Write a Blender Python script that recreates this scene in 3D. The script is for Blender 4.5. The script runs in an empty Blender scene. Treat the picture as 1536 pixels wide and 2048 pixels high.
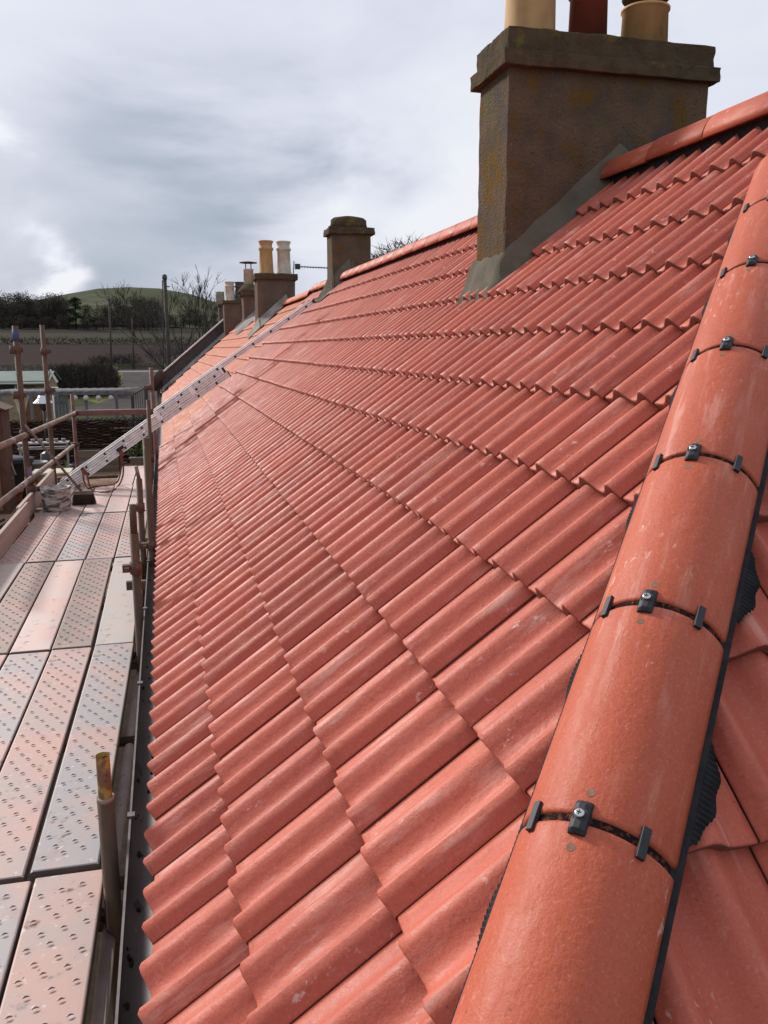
import bpy, bmesh, math, random
from mathutils import Vector, Matrix, noise as mnoise
random.seed(7)
R = math.radians
S = bpy.context.scene

# ------------------------------------------------------------------ camera
F, CX, CY = 1680.0, 768.0, 1024.0
PITCH, YAW = R(10.98), R(14.51)
cam_d = bpy.data.cameras.new('camera'); cam = bpy.data.objects.new('camera', cam_d)
S.collection.objects.link(cam); S.camera = cam
cam_d.sensor_fit = 'HORIZONTAL'; cam_d.sensor_width = 36.0; cam_d.lens = 36.0 * F / 1536.0
cam_d.clip_start = 0.05; cam_d.clip_end = 8000
cam.location = (0, 0, 0); cam.rotation_euler = (R(90) - PITCH, 0, -YAW)
S.render.resolution_x, S.render.resolution_y = 768, 1024

# ------------------------------------------------------------------ world
SUN_AZ, SUN_EL = R(-36), R(31)          # azimuth from +Y towards +X
w = bpy.data.worlds.new('World'); S.world = w; w.use_nodes = True
nt = w.node_tree; nt.nodes.clear(); N = nt.nodes.new; L = nt.links.new
def wmath(op, a, b=None, c=None, clamp=False):
    n = N('ShaderNodeMath'); n.operation = op; n.use_clamp = clamp
    for i, v in enumerate((a, b, c)):
        if v is None: continue
        if isinstance(v, (int, float)): n.inputs[i].default_value = v
        else: L(v, n.inputs[i])
    return n.outputs[0]
out = N('ShaderNodeOutputWorld'); tc = N('ShaderNodeTexCoord')
sky = N('ShaderNodeTexSky'); sky.sky_type = 'NISHITA'; sky.sun_disc = False
sky.sun_elevation = SUN_EL; sky.sun_rotation = SUN_AZ; sky.air_density = 1.2; sky.dust_density = 1.5
bg1 = N('ShaderNodeBackground'); bg1.inputs[1].default_value = 0.07; L(sky.outputs[0], bg1.inputs[0])
bg2 = N('ShaderNodeBackground'); bg2.inputs[1].default_value = 1.0
mp = N('ShaderNodeMapping'); mp.inputs['Scale'].default_value = (1.0, 1.0, 2.3); L(tc.outputs['Generated'], mp.inputs[0])
n1 = N('ShaderNodeTexNoise'); n1.inputs['Scale'].default_value = 3.4; n1.inputs['Detail'].default_value = 7; n1.inputs['Roughness'].default_value = 0.52
n1.inputs['Distortion'].default_value = 0.35; L(mp.outputs[0], n1.inputs['Vector'])
n2 = N('ShaderNodeTexNoise'); n2.inputs['Scale'].default_value = 7.0; n2.inputs['Detail'].default_value = 6; n2.inputs['Roughness'].default_value = 0.55
L(mp.outputs[0], n2.inputs['Vector'])
def skydir(px, py):
    r = (px - CX) / F; u = (CY - py) / F
    h = math.cos(PITCH) + u * math.sin(PITCH); z = u * math.cos(PITCH) - math.sin(PITCH)
    return Vector((r * math.cos(YAW) + h * math.sin(YAW), -r * math.sin(YAW) + h * math.cos(YAW), z)).normalized()
warp = N('ShaderNodeMixRGB'); warp.blend_type = 'ADD'; warp.inputs[0].default_value = 0.34
L(tc.outputs['Generated'], warp.inputs[1])
sub = N('ShaderNodeMixRGB'); sub.blend_type = 'SUBTRACT'; sub.inputs[0].default_value = 1; sub.inputs[2].default_value = (.5, .5, .5, 1)
L(n1.outputs['Color'], sub.inputs[1]); L(sub.outputs[0], warp.inputs[2])
val = wmath('MULTIPLY_ADD', n1.outputs['Fac'], 0.42, 0.49)
val = wmath('ADD', val, wmath('MULTIPLY_ADD', n2.outputs['Fac'], 0.22, -0.11))
# soft cloud masses: (pixel-free) directions on the sky sphere, half width, amount
for px, py, wd, am in [(650, 330, .060, -.24), (510, 340, .07, -.26), (380, 370, .08, -.20), (230, 260, .055, -.12), (100, 200, .05, -.02), (60, 605, .08, -.16), (290, 540, .12, -.24), (-60, 0, .16, .12),
(940, 400, .10, .30), (790, 440, .07, .16), (620, 500, .07, .12), (92, 528, .018, .40), (70, 515, .016, .25), (20, 430, .032, .30), (65, 470, .022, .20), (10, 360, .024, .28), (0, 500, .03, .15), (1450, 60, .30, .14), (700, 60, .18, .06)]:
    d = skydir(px, py)
    dn = N('ShaderNodeVectorMath'); dn.operation = 'DISTANCE'; dn.inputs[1].default_value = d; L(warp.outputs[0], dn.inputs[0])
    q = wmath('DIVIDE', dn.outputs['Value'], wd); q = wmath('MULTIPLY', q, q)
    e = wmath('POWER', 2.718, wmath('MULTIPLY', q, -1.0))
    val = wmath('MULTIPLY_ADD', e, am, val)
ramp = N('ShaderNodeValToRGB'); L(val, ramp.inputs[0])
cr = ramp.color_ramp; cr.elements[0].position = 0.22; cr.elements[0].color = (.32, .39, .47, 1)
cr.elements[1].position = 0.98; cr.elements[1].color = (.90, .92, .97, 1)
for pos, col in [(0.42, (.44, .50, .60, 1)), (0.62, (.65, .68, .79, 1)), (0.80, (.78, .81, .92, 1))]:
    el = cr.elements.new(pos); el.color = col
L(ramp.outputs[0], bg2.inputs[0])
mx = N('ShaderNodeMixShader'); mx.inputs[0].default_value = 0.93
L(bg1.outputs[0], mx.inputs[1]); L(bg2.outputs[0], mx.inputs[2]); L(mx.outputs[0], out.inputs[0])

sd = bpy.data.lights.new('sun', 'SUN'); sd.energy = 4.3; sd.angle = R(8); sd.color = (1.0, .955, .90)
sun = bpy.data.objects.new('sun', sd); S.collection.objects.link(sun)
sdir = Vector((math.sin(SUN_AZ) * math.cos(SUN_EL), math.cos(SUN_AZ) * math.cos(SUN_EL), math.sin(SUN_EL)))
sun.rotation_euler = sdir.to_track_quat('Z', 'Y').to_euler(); sun.location = sdir * 50
S.view_settings.view_transform = 'Standard'; S.view_settings.look = 'None'
S.view_settings.exposure = 0.0; S.view_settings.gamma = 1.0; S.view_settings.use_curve_mapping = False

# ------------------------------------------------------------------ helpers
C = S.collection
def ray(px, py):
    r = (px - CX) / F; u = (CY - py) / F
    h = math.cos(PITCH) + u * math.sin(PITCH); z = u * math.cos(PITCH) - math.sin(PITCH)
    return Vector((r * math.cos(YAW) + h * math.sin(YAW), -r * math.sin(YAW) + h * math.cos(YAW), z))
def atY(px, py, Y): d = ray(px, py); return d * (Y / d.y)
def atZ(px, py, Z): d = ray(px, py); return d * (Z / d.z)
def atX(px, py, X): d = ray(px, py); return d * (X / d.x)

class MB:
    def __init__(s): s.v = []; s.f = []; s.m = []; s.sm = []; s.cur = 0; s.uv = {}; s.col = []
    def face(s, idx, smooth=False): s.f.append(tuple(idx)); s.m.append(s.cur); s.sm.append(smooth)
    def box(s, a, b):
        x0, y0, z0 = a; x1, y1, z1 = b; s.obox(Vector(((x0+x1)/2, (y0+y1)/2, (z0+z1)/2)), Vector((abs(x1-x0)/2, 0, 0)), Vector((0, abs(y1-y0)/2, 0)), Vector((0, 0, abs(z1-z0)/2)))
        return s
    def obox(s, c, u, v, w, taper=1.0):
        c = Vector(c); n = len(s.v)
        for k in (-1, 1):
            t = taper if k > 0 else 1.0
            for i, j in ((-1, -1), (1, -1), (1, 1), (-1, 1)): s.v.append(c + u*i*t + v*j*t + w*k)
        for f in ((0, 3, 2, 1), (4, 5, 6, 7), (0, 1, 5, 4), (1, 2, 6, 5), (2, 3, 7, 6), (3, 0, 4, 7)): s.face([n+i for i in f])
        return s
    def tube(s, pts, rad, seg=10, caps=True, smooth=True, hollow=False):
        pts = [Vector(p) for p in pts]; n0 = len(s.v)
        rads = rad if isinstance(rad, (list, tuple)) else [rad]*len(pts)
        up = None
        for i, p in enumerate(pts):
            t = (pts[min(i+1, len(pts)-1)] - pts[max(i-1, 0)])
            if t.length < 1e-9: t = Vector((0, 0, 1))
            t.normalize()
            if up is None: up = Vector((0, 0, 1)) if abs(t.z) < .9 else Vector((1, 0, 0))
            a = t.cross(up).normalized(); b = a.cross(t).normalized(); up = b
            for k in range(seg):
                th = 2*math.pi*k/seg; s.v.append(p + (a*math.cos(th) + b*math.sin(th))*rads[i])
        for i in range(len(pts)-1):
            for k in range(seg):
                a0 = n0+i*seg+k; a1 = n0+i*seg+(k+1) % seg
                s.face((a0, a1, a1+seg, a0+seg), smooth)
        if caps:
            s.face([n0+k for k in range(seg)][::-1]); s.face([n0+(len(pts)-1)*seg+k for k in range(seg)])
        return s
    def lathe(s, c, prof, seg=24, smooth=True, sx=1.0, sy=1.0):
        n0 = len(s.v); c = Vector(c)
        for r, z in prof:
            for k in range(seg):
                th = 2*math.pi*k/seg; s.v.append(c + Vector((r*math.cos(th)*sx, r*math.sin(th)*sy, z)))
        for i in range(len(prof)-1):
            for k in range(seg):
                a0 = n0+i*seg+k; a1 = n0+i*seg+(k+1) % seg
                s.face((a0, a1, a1+seg, a0+seg), smooth)
        s.face([n0+k for k in range(seg)][::-1]); s.face([n0+(len(prof)-1)*seg+k for k in range(seg)])
        return s
    def poly(s, pts):
        n = len(s.v); s.v += [Vector(p) for p in pts]; s.face(range(n, n+len(pts))); return s
    def prism(s, pts, d):
        n = len(s.v); pts = [Vector(p) for p in pts]; d = Vector(d); k = len(pts)
        s.v += pts + [p+d for p in pts]
        s.face(range(n, n+k)); s.face([n+k+i for i in range(k)][::-1])
        for i in range(k): j = (i+1) % k; s.face((n+j, n+i, n+k+i, n+k+j))
        return s
    def build(s, name, mats, parent=None, origin=None, bevel=0, uvs=None, cols=None, fixn=True):
        me = bpy.data.meshes.new(name)
        o = Vector(origin) if origin is not None else Vector((0, 0, 0))
        base = Vector((0, 0, 0))
        if parent is not None:
            base = parent['_o'] if False else parent.matrix_basis.translation.copy()
            if parent.parent is not None: base = base + parent.parent.matrix_basis.translation
        me.from_pydata([tuple(v - o) for v in s.v], [], s.f)
        if not isinstance(mats, (list, tuple)): mats = [mats]
        for m in mats: me.materials.append(m)
        me.polygons.foreach_set('material_index', s.m); me.polygons.foreach_set('use_smooth', s.sm)
        if cols is not None:
            at = me.attributes.new('tcol', 'FLOAT', 'POINT'); at.data.foreach_set('value', cols)
        if uvs is not None:
            ul = me.uv_layers.new(name='uv')
            buf = []
            for l in me.loops: buf += uvs[l.vertex_index]
            ul.data.foreach_set('uv', buf)
        me.update()
        if fixn:
            bm = bmesh.new(); bm.from_mesh(me); bmesh.ops.recalc_face_normals(bm, faces=bm.faces); bm.to_mesh(me); bm.free()
        ob = bpy.data.objects.new(name, me); C.objects.link(ob)
        ob.location = o - base
        if parent is not None: ob.parent = parent
        if bevel:
            b = ob.modifiers.new('bevel', 'BEVEL'); b.width = bevel; b.segments = 2; b.limit_method = 'ANGLE'
        return ob
def empty(name, loc):
    o = bpy.data.objects.new(name, None); C.objects.link(o); o.location = loc; o.empty_display_size = .2; return o
def tag(o, label=None, cat=None, group=None, kind=None):
    if label: o['label'] = label
    if cat: o['category'] = cat
    if group: o['group'] = group
    if kind: o['kind'] = kind
    return o
def copy_tree(o, parent=None):
    c = o.copy(); C.objects.link(c); c.parent = parent
    for ch in list(o.children): copy_tree(ch, c)
    return c

# ------------------------------------------------------------------ materials
def mat(name, c1, c2=None, rough=.8, metal=0, scale=6, detail=6, lo=.35, hi=.65, spots=None, bump=0, bscale=40, stretch=(1, 1, 1), coord='Object', spec=.5, nrough=.55, vary=0, bdist=.01, trans=0):
    m = bpy.data.materials.new(name); m.use_nodes = True; t = m.node_tree; b = t.nodes['Principled BSDF']
    b.inputs['Roughness'].default_value = rough; b.inputs['Metallic'].default_value = metal
    b.inputs['Specular IOR Level'].default_value = spec
    co = t.nodes.new('ShaderNodeTexCoord'); mpn = t.nodes.new('ShaderNodeMapping'); mpn.inputs['Scale'].default_value = stretch
    t.links.new(co.outputs[coord], mpn.inputs[0]); vec = mpn.outputs[0]
    col = None
    def noise(sc, de=detail, ro=nrough):
        n = t.nodes.new('ShaderNodeTexNoise'); n.inputs['Scale'].default_value = sc; n.inputs['Detail'].default_value = de; n.inputs['Roughness'].default_value = ro
        t.links.new(vec, n.inputs['Vector']); return n.outputs['Fac']
    def mixc(fac, a, bb, mode='MIX'):
        x = t.nodes.new('ShaderNodeMixRGB'); x.blend_type = mode
        for i, vv in ((0, fac), (1, a), (2, bb)):
            if isinstance(vv, (int, float)): x.inputs[i].default_value = vv
            elif isinstance(vv, tuple): x.inputs[i].default_value = (*vv, 1)
            else: t.links.new(vv, x.inputs[i])
        return x.outputs[0]
    def step(f, a, bb):
        r = t.nodes.new('ShaderNodeMapRange'); r.interpolation_type = 'SMOOTHSTEP'; r.inputs[1].default_value = a; r.inputs[2].default_value = bb; t.links.new(f, r.inputs[0]); return r.outputs[0]
    if c2 is None: c2 = tuple(x*.8 for x in c1)
    col = mixc(step(noise(scale), lo, hi), c1, c2)
    for sp in (spots or []):       # (colour, scale, lo, hi)
        col = mixc(step(noise(sp[1], 5, .6), sp[2], sp[3]), col, sp[0])
    if vary:
        oi = t.nodes.new('ShaderNodeObjectInfo'); hv = t.nodes.new('ShaderNodeHueSaturation')
        mr = t.nodes.new('ShaderNodeMapRange'); mr.inputs[3].default_value = 1-vary; mr.inputs[4].default_value = 1+vary
        t.links.new(oi.outputs['Random'], mr.inputs[0]); t.links.new(mr.outputs[0], hv.inputs['Value']); t.links.new(col, hv.inputs['Color']); col = hv.outputs[0]
    t.links.new(col, b.inputs['Base Color'])
    if rough >= .95: b.inputs['Specular IOR Level'].default_value = .05
    if bump:
        bn = t.nodes.new('ShaderNodeBump'); bn.inputs['Strength'].default_value = bump; bn.inputs['Distance'].default_value = bdist
        t.links.new(noise(bscale, 4, .6), bn.inputs['Height']); t.links.new(bn.outputs[0], b.inputs['Normal'])
    return m

def tile_material(name, base, dark, scuff=1.0, lightcol=(.60, .285, .225), smear=1.0, grain=1.0, spec=.28):
    m = bpy.data.materials.new(name); m.use_nodes = True; t = m.node_tree; b = t.nodes['Principled BSDF']; n = t.nodes.new; l = t.links.new
    at = n('ShaderNodeAttribute'); at.attribute_name = 'tcol'
    uv = n('ShaderNodeUVMap'); uv.uv_map = 'uv'
    def noise(sc, st=(1, 1, 1), de=5, ro=.6):
        mpn = n('ShaderNodeMapping'); mpn.inputs['Scale'].default_value = st; l(uv.outputs[0], mpn.inputs[0])
        x = n('ShaderNodeTexNoise'); x.inputs['Scale'].default_value = sc; x.inputs['Detail'].default_value = de; x.inputs['Roughness'].default_value = ro; l(mpn.outputs[0], x.inputs['Vector']); return x.outputs['Fac']
    def mr(f, a, bb, c=0, d=1, sm=True):
        r = n('ShaderNodeMapRange')
        if sm: r.interpolation_type = 'SMOOTHSTEP'
        for i, vv in ((1, a), (2, bb), (3, c), (4, d)): r.inputs[i].default_value = vv
        l(f, r.inputs[0]); return r.outputs[0]
    def mx(f, a, bb, mode='MIX'):
        x = n('ShaderNodeMixRGB'); x.blend_type = mode
        for i, vv in ((0, f), (1, a), (2, bb)):
            if isinstance(vv, (int, float)): x.inputs[i].default_value = vv
            elif isinstance(vv, tuple): x.inputs[i].default_value = (*vv, 1)
            else: l(vv, x.inputs[i])
        return x.outputs[0]
    def mul(a, bb):
        x = n('ShaderNodeMath'); x.operation = 'MULTIPLY'
        for i, vv in ((0, a), (1, bb)):
            if isinstance(vv, (int, float)): x.inputs[i].default_value = vv
            else: l(vv, x.inputs[i])
        return x.outputs[0]
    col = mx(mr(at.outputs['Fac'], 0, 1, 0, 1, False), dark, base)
    col = mx(mul(mr(noise(2.2, (1, .7, 1)), .35, .7), .45), col, tuple(x*y for x, y in zip(base, (.86, .78, .80))))
    # fine sandy grain
    col = mx(mul(mr(noise(150, de=3, ro=.75), .48, .68), .42*grain), col, tuple(x*.58 for x in base))
    col = mx(mul(mr(noise(120, (1, 1, 3.1), 3, .75), .54, .70), .30*grain), col, lightcol)
    # pale lime bloom in long smears down the slope and small scuffs
    sm = mul(mr(noise(11, (2.6, .26, 1), 6, .68), .50, .68), mr(noise(2.3, (1, 1, 5), 3), .38, .62))
    col = mx(mul(sm, .58*smear), col, (.66, .37, .30))
    sc = mul(mr(noise(34, (1.6, .65, 1), 5, .7), .58, .66), mr(noise(3.1, (1, 1, 2), 3), .50, .66))
    col = mx(mul(sc, .72*scuff), col, (.74, .50, .42))
    dd = mul(mr(noise(6, (1.2, .5, 1), 5, .6), .52, .72), mr(noise(60, de=3), .35, .65))
    col = mx(mul(dd, .38), col, tuple(x*.50 for x in base))
    pit = mr(noise(75, (1, 1, 8), 2, .5), .71, .76)
    col = mx(mul(pit, .55), col, (.16, .06, .045))
    l(col, b.inputs['Base Color'])
    l(mr(noise(12, (1.5, .5, 1)), .3, .7, .46, .66), b.inputs['Roughness']); b.inputs['Specular IOR Level'].default_value = spec
    bn = n('ShaderNodeBump'); bn.inputs['Strength'].default_value = .35; bn.inputs['Distance'].default_value = .002
    l(noise(210, de=3, ro=.7), bn.inputs['Height'])
    b2 = n('ShaderNodeBump'); b2.inputs['Strength'].default_value = .5; b2.inputs['Distance'].default_value = .006
    l(noise(30, (1, .9, 1), 5, .65), b2.inputs['Height']); l(bn.outputs[0], b2.inputs['Normal']); l(b2.outputs[0], b.inputs['Normal'])
    return m
T_BASE = (.515, .122, .074)
M = {}
M['tile'] = tile_material('clay_red_tile', T_BASE, (.35, .076, .050))
M['tile_pale'] = tile_material('pale_orange_tile', (.55, .195, .115), (.48, .16, .095), scuff=.4, spec=.08)
M['hip'] = tile_material('hip_tile_red', (.45, .094, .044), (.38, .078, .044), scuff=1.0, smear=.7, grain=1.0)
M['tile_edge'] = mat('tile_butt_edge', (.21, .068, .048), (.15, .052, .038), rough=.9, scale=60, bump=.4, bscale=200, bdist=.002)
M['black'] = mat('black_plastic', (.010, .011, .013), (.018, .018, .021), rough=.6, scale=30)
M['rubber'] = mat('black_rubber', (.016, .016, .018), (.026, .026, .028), rough=.8, spec=.2, scale=30)
M['band'] = mat('rusty_joint_band', (.018, .015, .015), (.15, .045, .025), rough=.95, scale=110, lo=.50, hi=.62, bump=.8, bscale=160)
M['steel'] = mat('bright_steel', (.62, .62, .60), (.5, .5, .5), rough=.28, metal=1, scale=80)
M['stain'] = mat('screw_stain', (.20, .11, .065), (.30, .14, .09), rough=.9, scale=80)
M['harl'] = mat('weathered_harling', (.150, .103, .066), (.098, .077, .058), rough=.95, scale=4, lo=.35, hi=.65, bump=1.0, bscale=62, bdist=.022, spec=.1,
                spots=[((.15, .085, .022), 3.6, .50, .66), ((.085, .08, .08), 2.3, .50, .66), ((.30, .23, .17), 80, .63, .72), ((.08, .06, .045), 38, .60, .72), ((.10, .11, .05), 5.5, .60, .70)])
M['cap'] = mat('mossy_cap_stone', (.075, .053, .033), (.095, .070, .044), rough=.95, scale=9, bump=.9, bscale=45, bdist=.012,
               spots=[((.14, .115, .03), 5, .56, .68), ((.045, .05, .03), 8, .55, .68)])
M['mortar'] = mat('grey_mortar', (.140, .122, .092), (.105, .092, .070), rough=.95, scale=6, spec=.1, bump=.8, bscale=40, bdist=.01)
M['mortar_old'] = mat('pale_old_mortar', (.33, .30, .27), (.20, .185, .165), rough=.95, scale=2.5, bump=.6, bscale=20, bdist=.02)
M['buff'] = mat('buff_clay_pot', (.52, .31, .125), (.40, .22, .095), rough=.8, scale=6, spots=[((.20, .12, .06), 5, .60, .74)], stretch=(1, 1, .5), vary=.1)
M['redpot'] = mat('red_clay_pot', (.20, .035, .022), (.15, .03, .02), rough=.55, scale=6)
M['sooty'] = mat('sooty_pot', (.05, .045, .045), (.09, .08, .07), rough=.9, scale=8)
M['cream'] = mat('cream_pot', (.58, .50, .40), (.42, .36, .28), rough=.8, scale=6)
M['collar'] = mat('dark_pot_collar', (.035, .03, .028), (.06, .045, .03), rough=.8, scale=14)
M['sandstone'] = mat('brown_rendered_stack', (.15, .105, .08), (.11, .08, .062), rough=.95, scale=3, bump=.6, bscale=20, bdist=.02)
M['wall'] = mat('harled_house_wall', (.30, .26, .22), (.22, .19, .16), rough=.95, scale=3, bump=.6, bscale=60)
M['gutter'] = mat('dusty_dark_gutter', (.055, .040, .036), (.095, .068, .060), rough=.55, scale=5, stretch=(1, .4, 1), spots=[((.02, .016, .016), 14, .60, .68), ((.14, .095, .08), 30, .62, .72)])
M['gutter_rim'] = mat('grey_gutter_rim', (.10, .080, .078), (.15, .115, .11), rough=.5, scale=20)
M['dirt'] = mat('gutter_dirt', (.018, .013, .011), (.05, .03, .022), rough=.9, scale=60, bump=.6, bscale=90)
M['fascia'] = mat('dark_fascia', (.03, .026, .026), (.02, .018, .018), rough=.8, scale=10)
M['rust'] = mat('rusty_scaffold_tube', (.115, .058, .030), (.062, .036, .022), rough=.75, scale=14, stretch=(1, 1, .35), spots=[((.20, .14, .04), 28, .62, .70), ((.06, .035, .025), 18, .58, .68)], bump=.3, bscale=120, bdist=.003)
M['rust_yellow'] = mat('yellow_painted_rusty_tube', (.36, .25, .045), (.17, .09, .045), rough=.6, scale=26, lo=.44, hi=.58, spots=[((.05, .03, .018), 48, .60, .66)], bump=.4, bscale=120, bdist=.003)
M['tube_grey'] = mat('dusty_galvanised_tube', (.56, .44, .40), (.46, .35, .32), rough=.7, scale=6, spots=[((.34, .20, .16), 30, .6, .72)], bump=.3, bscale=200, bdist=.002)
M['tube_pale'] = mat('pale_worn_tube', (.27, .20, .155), (.14, .095, .068), rough=.7, scale=10, stretch=(1, .3, 1), spots=[((.40, .34, .32), 8, .58, .7)])
M['tube_red'] = mat('red_brown_tube', (.13, .05, .045), (.18, .08, .06), rough=.75, scale=12)
M['tube_blue'] = mat('blue_taped_tube_end', (.03, .06, .20), (.06, .07, .14), rough=.7, scale=20)
M['purple'] = mat('purple_painted_tube', (.17, .10, .15), (.11, .07, .085), rough=.7, scale=14)
M['coupler'] = mat('rusty_coupler', (.075, .04, .032), (.13, .065, .045), rough=.8, scale=40, bump=.4, bscale=120, bdist=.003)
def board_mat(name, g, p, lo, hi, k=1.0):
    return mat(name, tuple(x*k for x in g), tuple(x*k for x in p), rough=.62, scale=2.4, lo=lo, hi=hi, nrough=.62, bump=.25, bscale=160, bdist=.002, vary=.07, coord='Object',
               spots=[(tuple(x*.75 for x in p), 5.5, .56, .74), ((.22, .18, .17), 11, .60, .72), ((.10, .05, .04), 42, .66, .70), ((.60, .50, .46), 26, .60, .70), ((.13, .08, .07), 7, .62, .70)])
M['bd_pink'] = board_mat('pink_dusted_steel', (.42, .33, .295), (.52, .32, .265), .36, .62)
M['bd_grey'] = board_mat('grey_steel_with_pink_dust', (.36, .325, .315), (.49, .32, .27), .42, .64)
M['bd_brown'] = board_mat('brown_dusted_steel', (.30, .23, .19), (.38, .25, .20), .40, .62)
M['bd_plain'] = board_mat('smooth_greyish_board', (.46, .40, .36), (.50, .40, .35), .40, .60)
M['bd_pale'] = board_mat('smooth_pale_pink_board', (.58, .45, .40), (.62, .42, .35), .40, .60)
M['slot'] = mat('punched_slot', (.24, .15, .13), (.16, .10, .09), rough=.9, scale=60)
M['bd_side'] = mat('dark_board_flange', (.10, .08, .075), (.16, .10, .085), rough=.7, scale=12)
M['toe'] = mat('timber_toe_board', (.42, .33, .28), (.34, .24, .20), rough=.85, scale=3, stretch=(1, .2, 4), spots=[((.20, .15, .11), 9, .58, .70)], bump=.3, bscale=60)
M['alu'] = mat('worn_aluminium', (.92, .91, .88), (.80, .79, .76), rough=.45, metal=.2, scale=9, stretch=(1, 1, 1), spots=[((.42, .38, .37), 16, .64, .74)])
M['alu_web'] = mat('dirty_shaded_aluminium_web', (.66, .66, .65), (.50, .50, .49), rough=.6, scale=14, spots=[((.30, .29, .28), 18, .60, .70)])  # web darker than the flanges: recess shade put into its colour, plus dirt spots
M['alu_dark'] = mat('rung_hole', (.012, .012, .012), (.02, .02, .02), rough=.8)
M['strap'] = mat('red_webbing', (.15, .035, .025), (.22, .08, .06), rough=.9, scale=60)
M['bucket'] = mat('mortar_smeared_bucket', (.52, .48, .44), (.10, .09, .085), rough=.8, scale=9, lo=.44, hi=.60, stretch=(1, 1, 2.2), spots=[((.26, .12, .09), 11, .62, .70)])
M['bristle'] = mat('dark_bristles', (.035, .02, .016), (.06, .03, .022), rough=.9, scale=120, stretch=(4, 4, .3), bump=.8, bscale=160)
M['wood_grey'] = mat('grey_broom_wood', (.15, .12, .10), (.20, .15, .125), rough=.9, scale=16)
M['gravel'] = mat('orange_gravel', (.36, .23, .155), (.16, .11, .085), rough=.95, scale=15, detail=3, lo=.40, hi=.60, nrough=.8, bump=.8, bscale=22, bdist=.03, spots=[((.44, .33, .25), 21, .58, .66), ((.08, .055, .045), 26, .60, .67)])
M['lane'] = mat('dark_lane', (.040, .036, .034), (.062, .055, .050), rough=.95, scale=.7, stretch=(1, .3, 1), bump=.4, bscale=9, bdist=.03, spots=[((.045, .04, .038), 2.5, .5, .65)])
M['road'] = mat('grey_road', (.12, .115, .11), (.10, .095, .09), rough=.9, scale=.5)
M['wicker'] = mat('dark_woven_hazel', (.030, .018, .015), (.055, .032, .025), rough=.95, scale=9, stretch=(.4, 1, 3), bump=.5, bscale=40)
M['twig'] = mat('grey_brown_twigs', (.034, .029, .026), (.050, .040, .034), rough=1, scale=2, vary=.2)
M['twig_pale'] = mat('pale_bark', (.085, .075, .068), (.055, .048, .043), rough=.95, scale=3)
M['wood_mass'] = mat('winter_wood_crown', (.050, .044, .036), (.078, .066, .052), rough=1, scale=.25, vary=.3)
M['wood_olive'] = mat('olive_winter_crown', (.028, .033, .014), (.038, .038, .022), rough=1, scale=.25, vary=.25)
M['pine'] = mat('dark_pine_needles', (.014, .024, .014), (.024, .036, .019), rough=1, scale=.5)
M['trunk'] = mat('dark_trunk', (.05, .04, .032), (.035, .03, .025), rough=1, scale=4)
M['hill'] = mat('green_hill', (.040, .052, .019), (.055, .060, .027), rough=1, scale=.004, spots=[((.085, .088, .05), .01, .55, .65), ((.03, .038, .017), .012, .58, .66)])
M['grass'] = mat('rough_grass', (.10, .11, .03), (.13, .11, .045), rough=1, scale=2, bump=.6, bscale=14, bdist=.05, spots=[((.05, .06, .02), 4, .5, .65)])
M['pole'] = mat('dark_wooden_pole', (.045, .035, .03), (.07, .055, .045), rough=.9, scale=6)
M['green_roof'] = mat('pale_green_felt_roof', (.10, .145, .12), (.08, .115, .095), rough=.7, scale=2)
M['shed_cream'] = mat('cream_boarding', (.34, .27, .17), (.26, .20, .12), rough=.85, scale=3)
M['dark'] = mat('dark_opening', (.012, .012, .012), (.02, .018, .018), rough=.6)
M['slat'] = mat('silvered_slats', (.36, .35, .34), (.26, .25, .24), rough=.8, scale=4)
M['blue_grey'] = mat('blue_grey_boards', (.10, .13, .155), (.15, .17, .185), rough=.8, scale=5)
M['brown'] = mat('brown_boards', (.20, .11, .06), (.15, .08, .045), rough=.85, scale=4)
M['shed_brown'] = mat('dark_brown_shed', (.075, .03, .02), (.10, .045, .03), rough=.85, scale=4)
M['cloth'] = mat('cream_cloth', (.55, .50, .33), (.45, .41, .28), rough=.9, scale=2)
M['white'] = mat('white_paint', (.62, .60, .56), (.5, .48, .44), rough=.7, scale=5)
M['glass'] = mat('frosted_bulb', (.55, .56, .50), (.45, .46, .42), rough=.25, scale=5)
M['timber'] = mat('raised_bed_timber', (.20, .155, .11), (.14, .105, .075), rough=.9, scale=3, stretch=(.3, 1, 3))
M['soil'] = mat('dark_soil_and_shade', (.035, .025, .02), (.05, .035, .028), rough=1, scale=8)
M['blue'] = mat('blue_plastic', (.02, .04, .16), (.03, .05, .13), rough=.5, scale=4)
M['grey_pl'] = mat('grey_plastic', (.22, .21, .215), (.17, .165, .17), rough=.6, scale=5)
M['black_pl'] = mat('black_tub', (.015, .02, .028), (.03, .03, .035), rough=.4, scale=5)
M['terracotta'] = mat('terracotta', (.26, .09, .05), (.2, .07, .04), rough=.85, scale=5)
M['orange_wood'] = mat('orange_wood', (.38, .21, .08), (.30, .16, .06), rough=.8, scale=5)
M['leaf'] = mat('green_leaf', (.09, .13, .03), (.14, .16, .03), rough=.8, scale=5)
M['slate'] = mat('dark_slate', (.045, .042, .042), (.065, .06, .058), rough=.8, scale=4)
M['cable'] = mat('cable', (.03, .03, .03), rough=.7)
M['stone_wall'] = mat('dry_stone', (.14, .11, .10), (.22, .19, .17), rough=1, scale=1.4, lo=.5, hi=.62)

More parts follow.
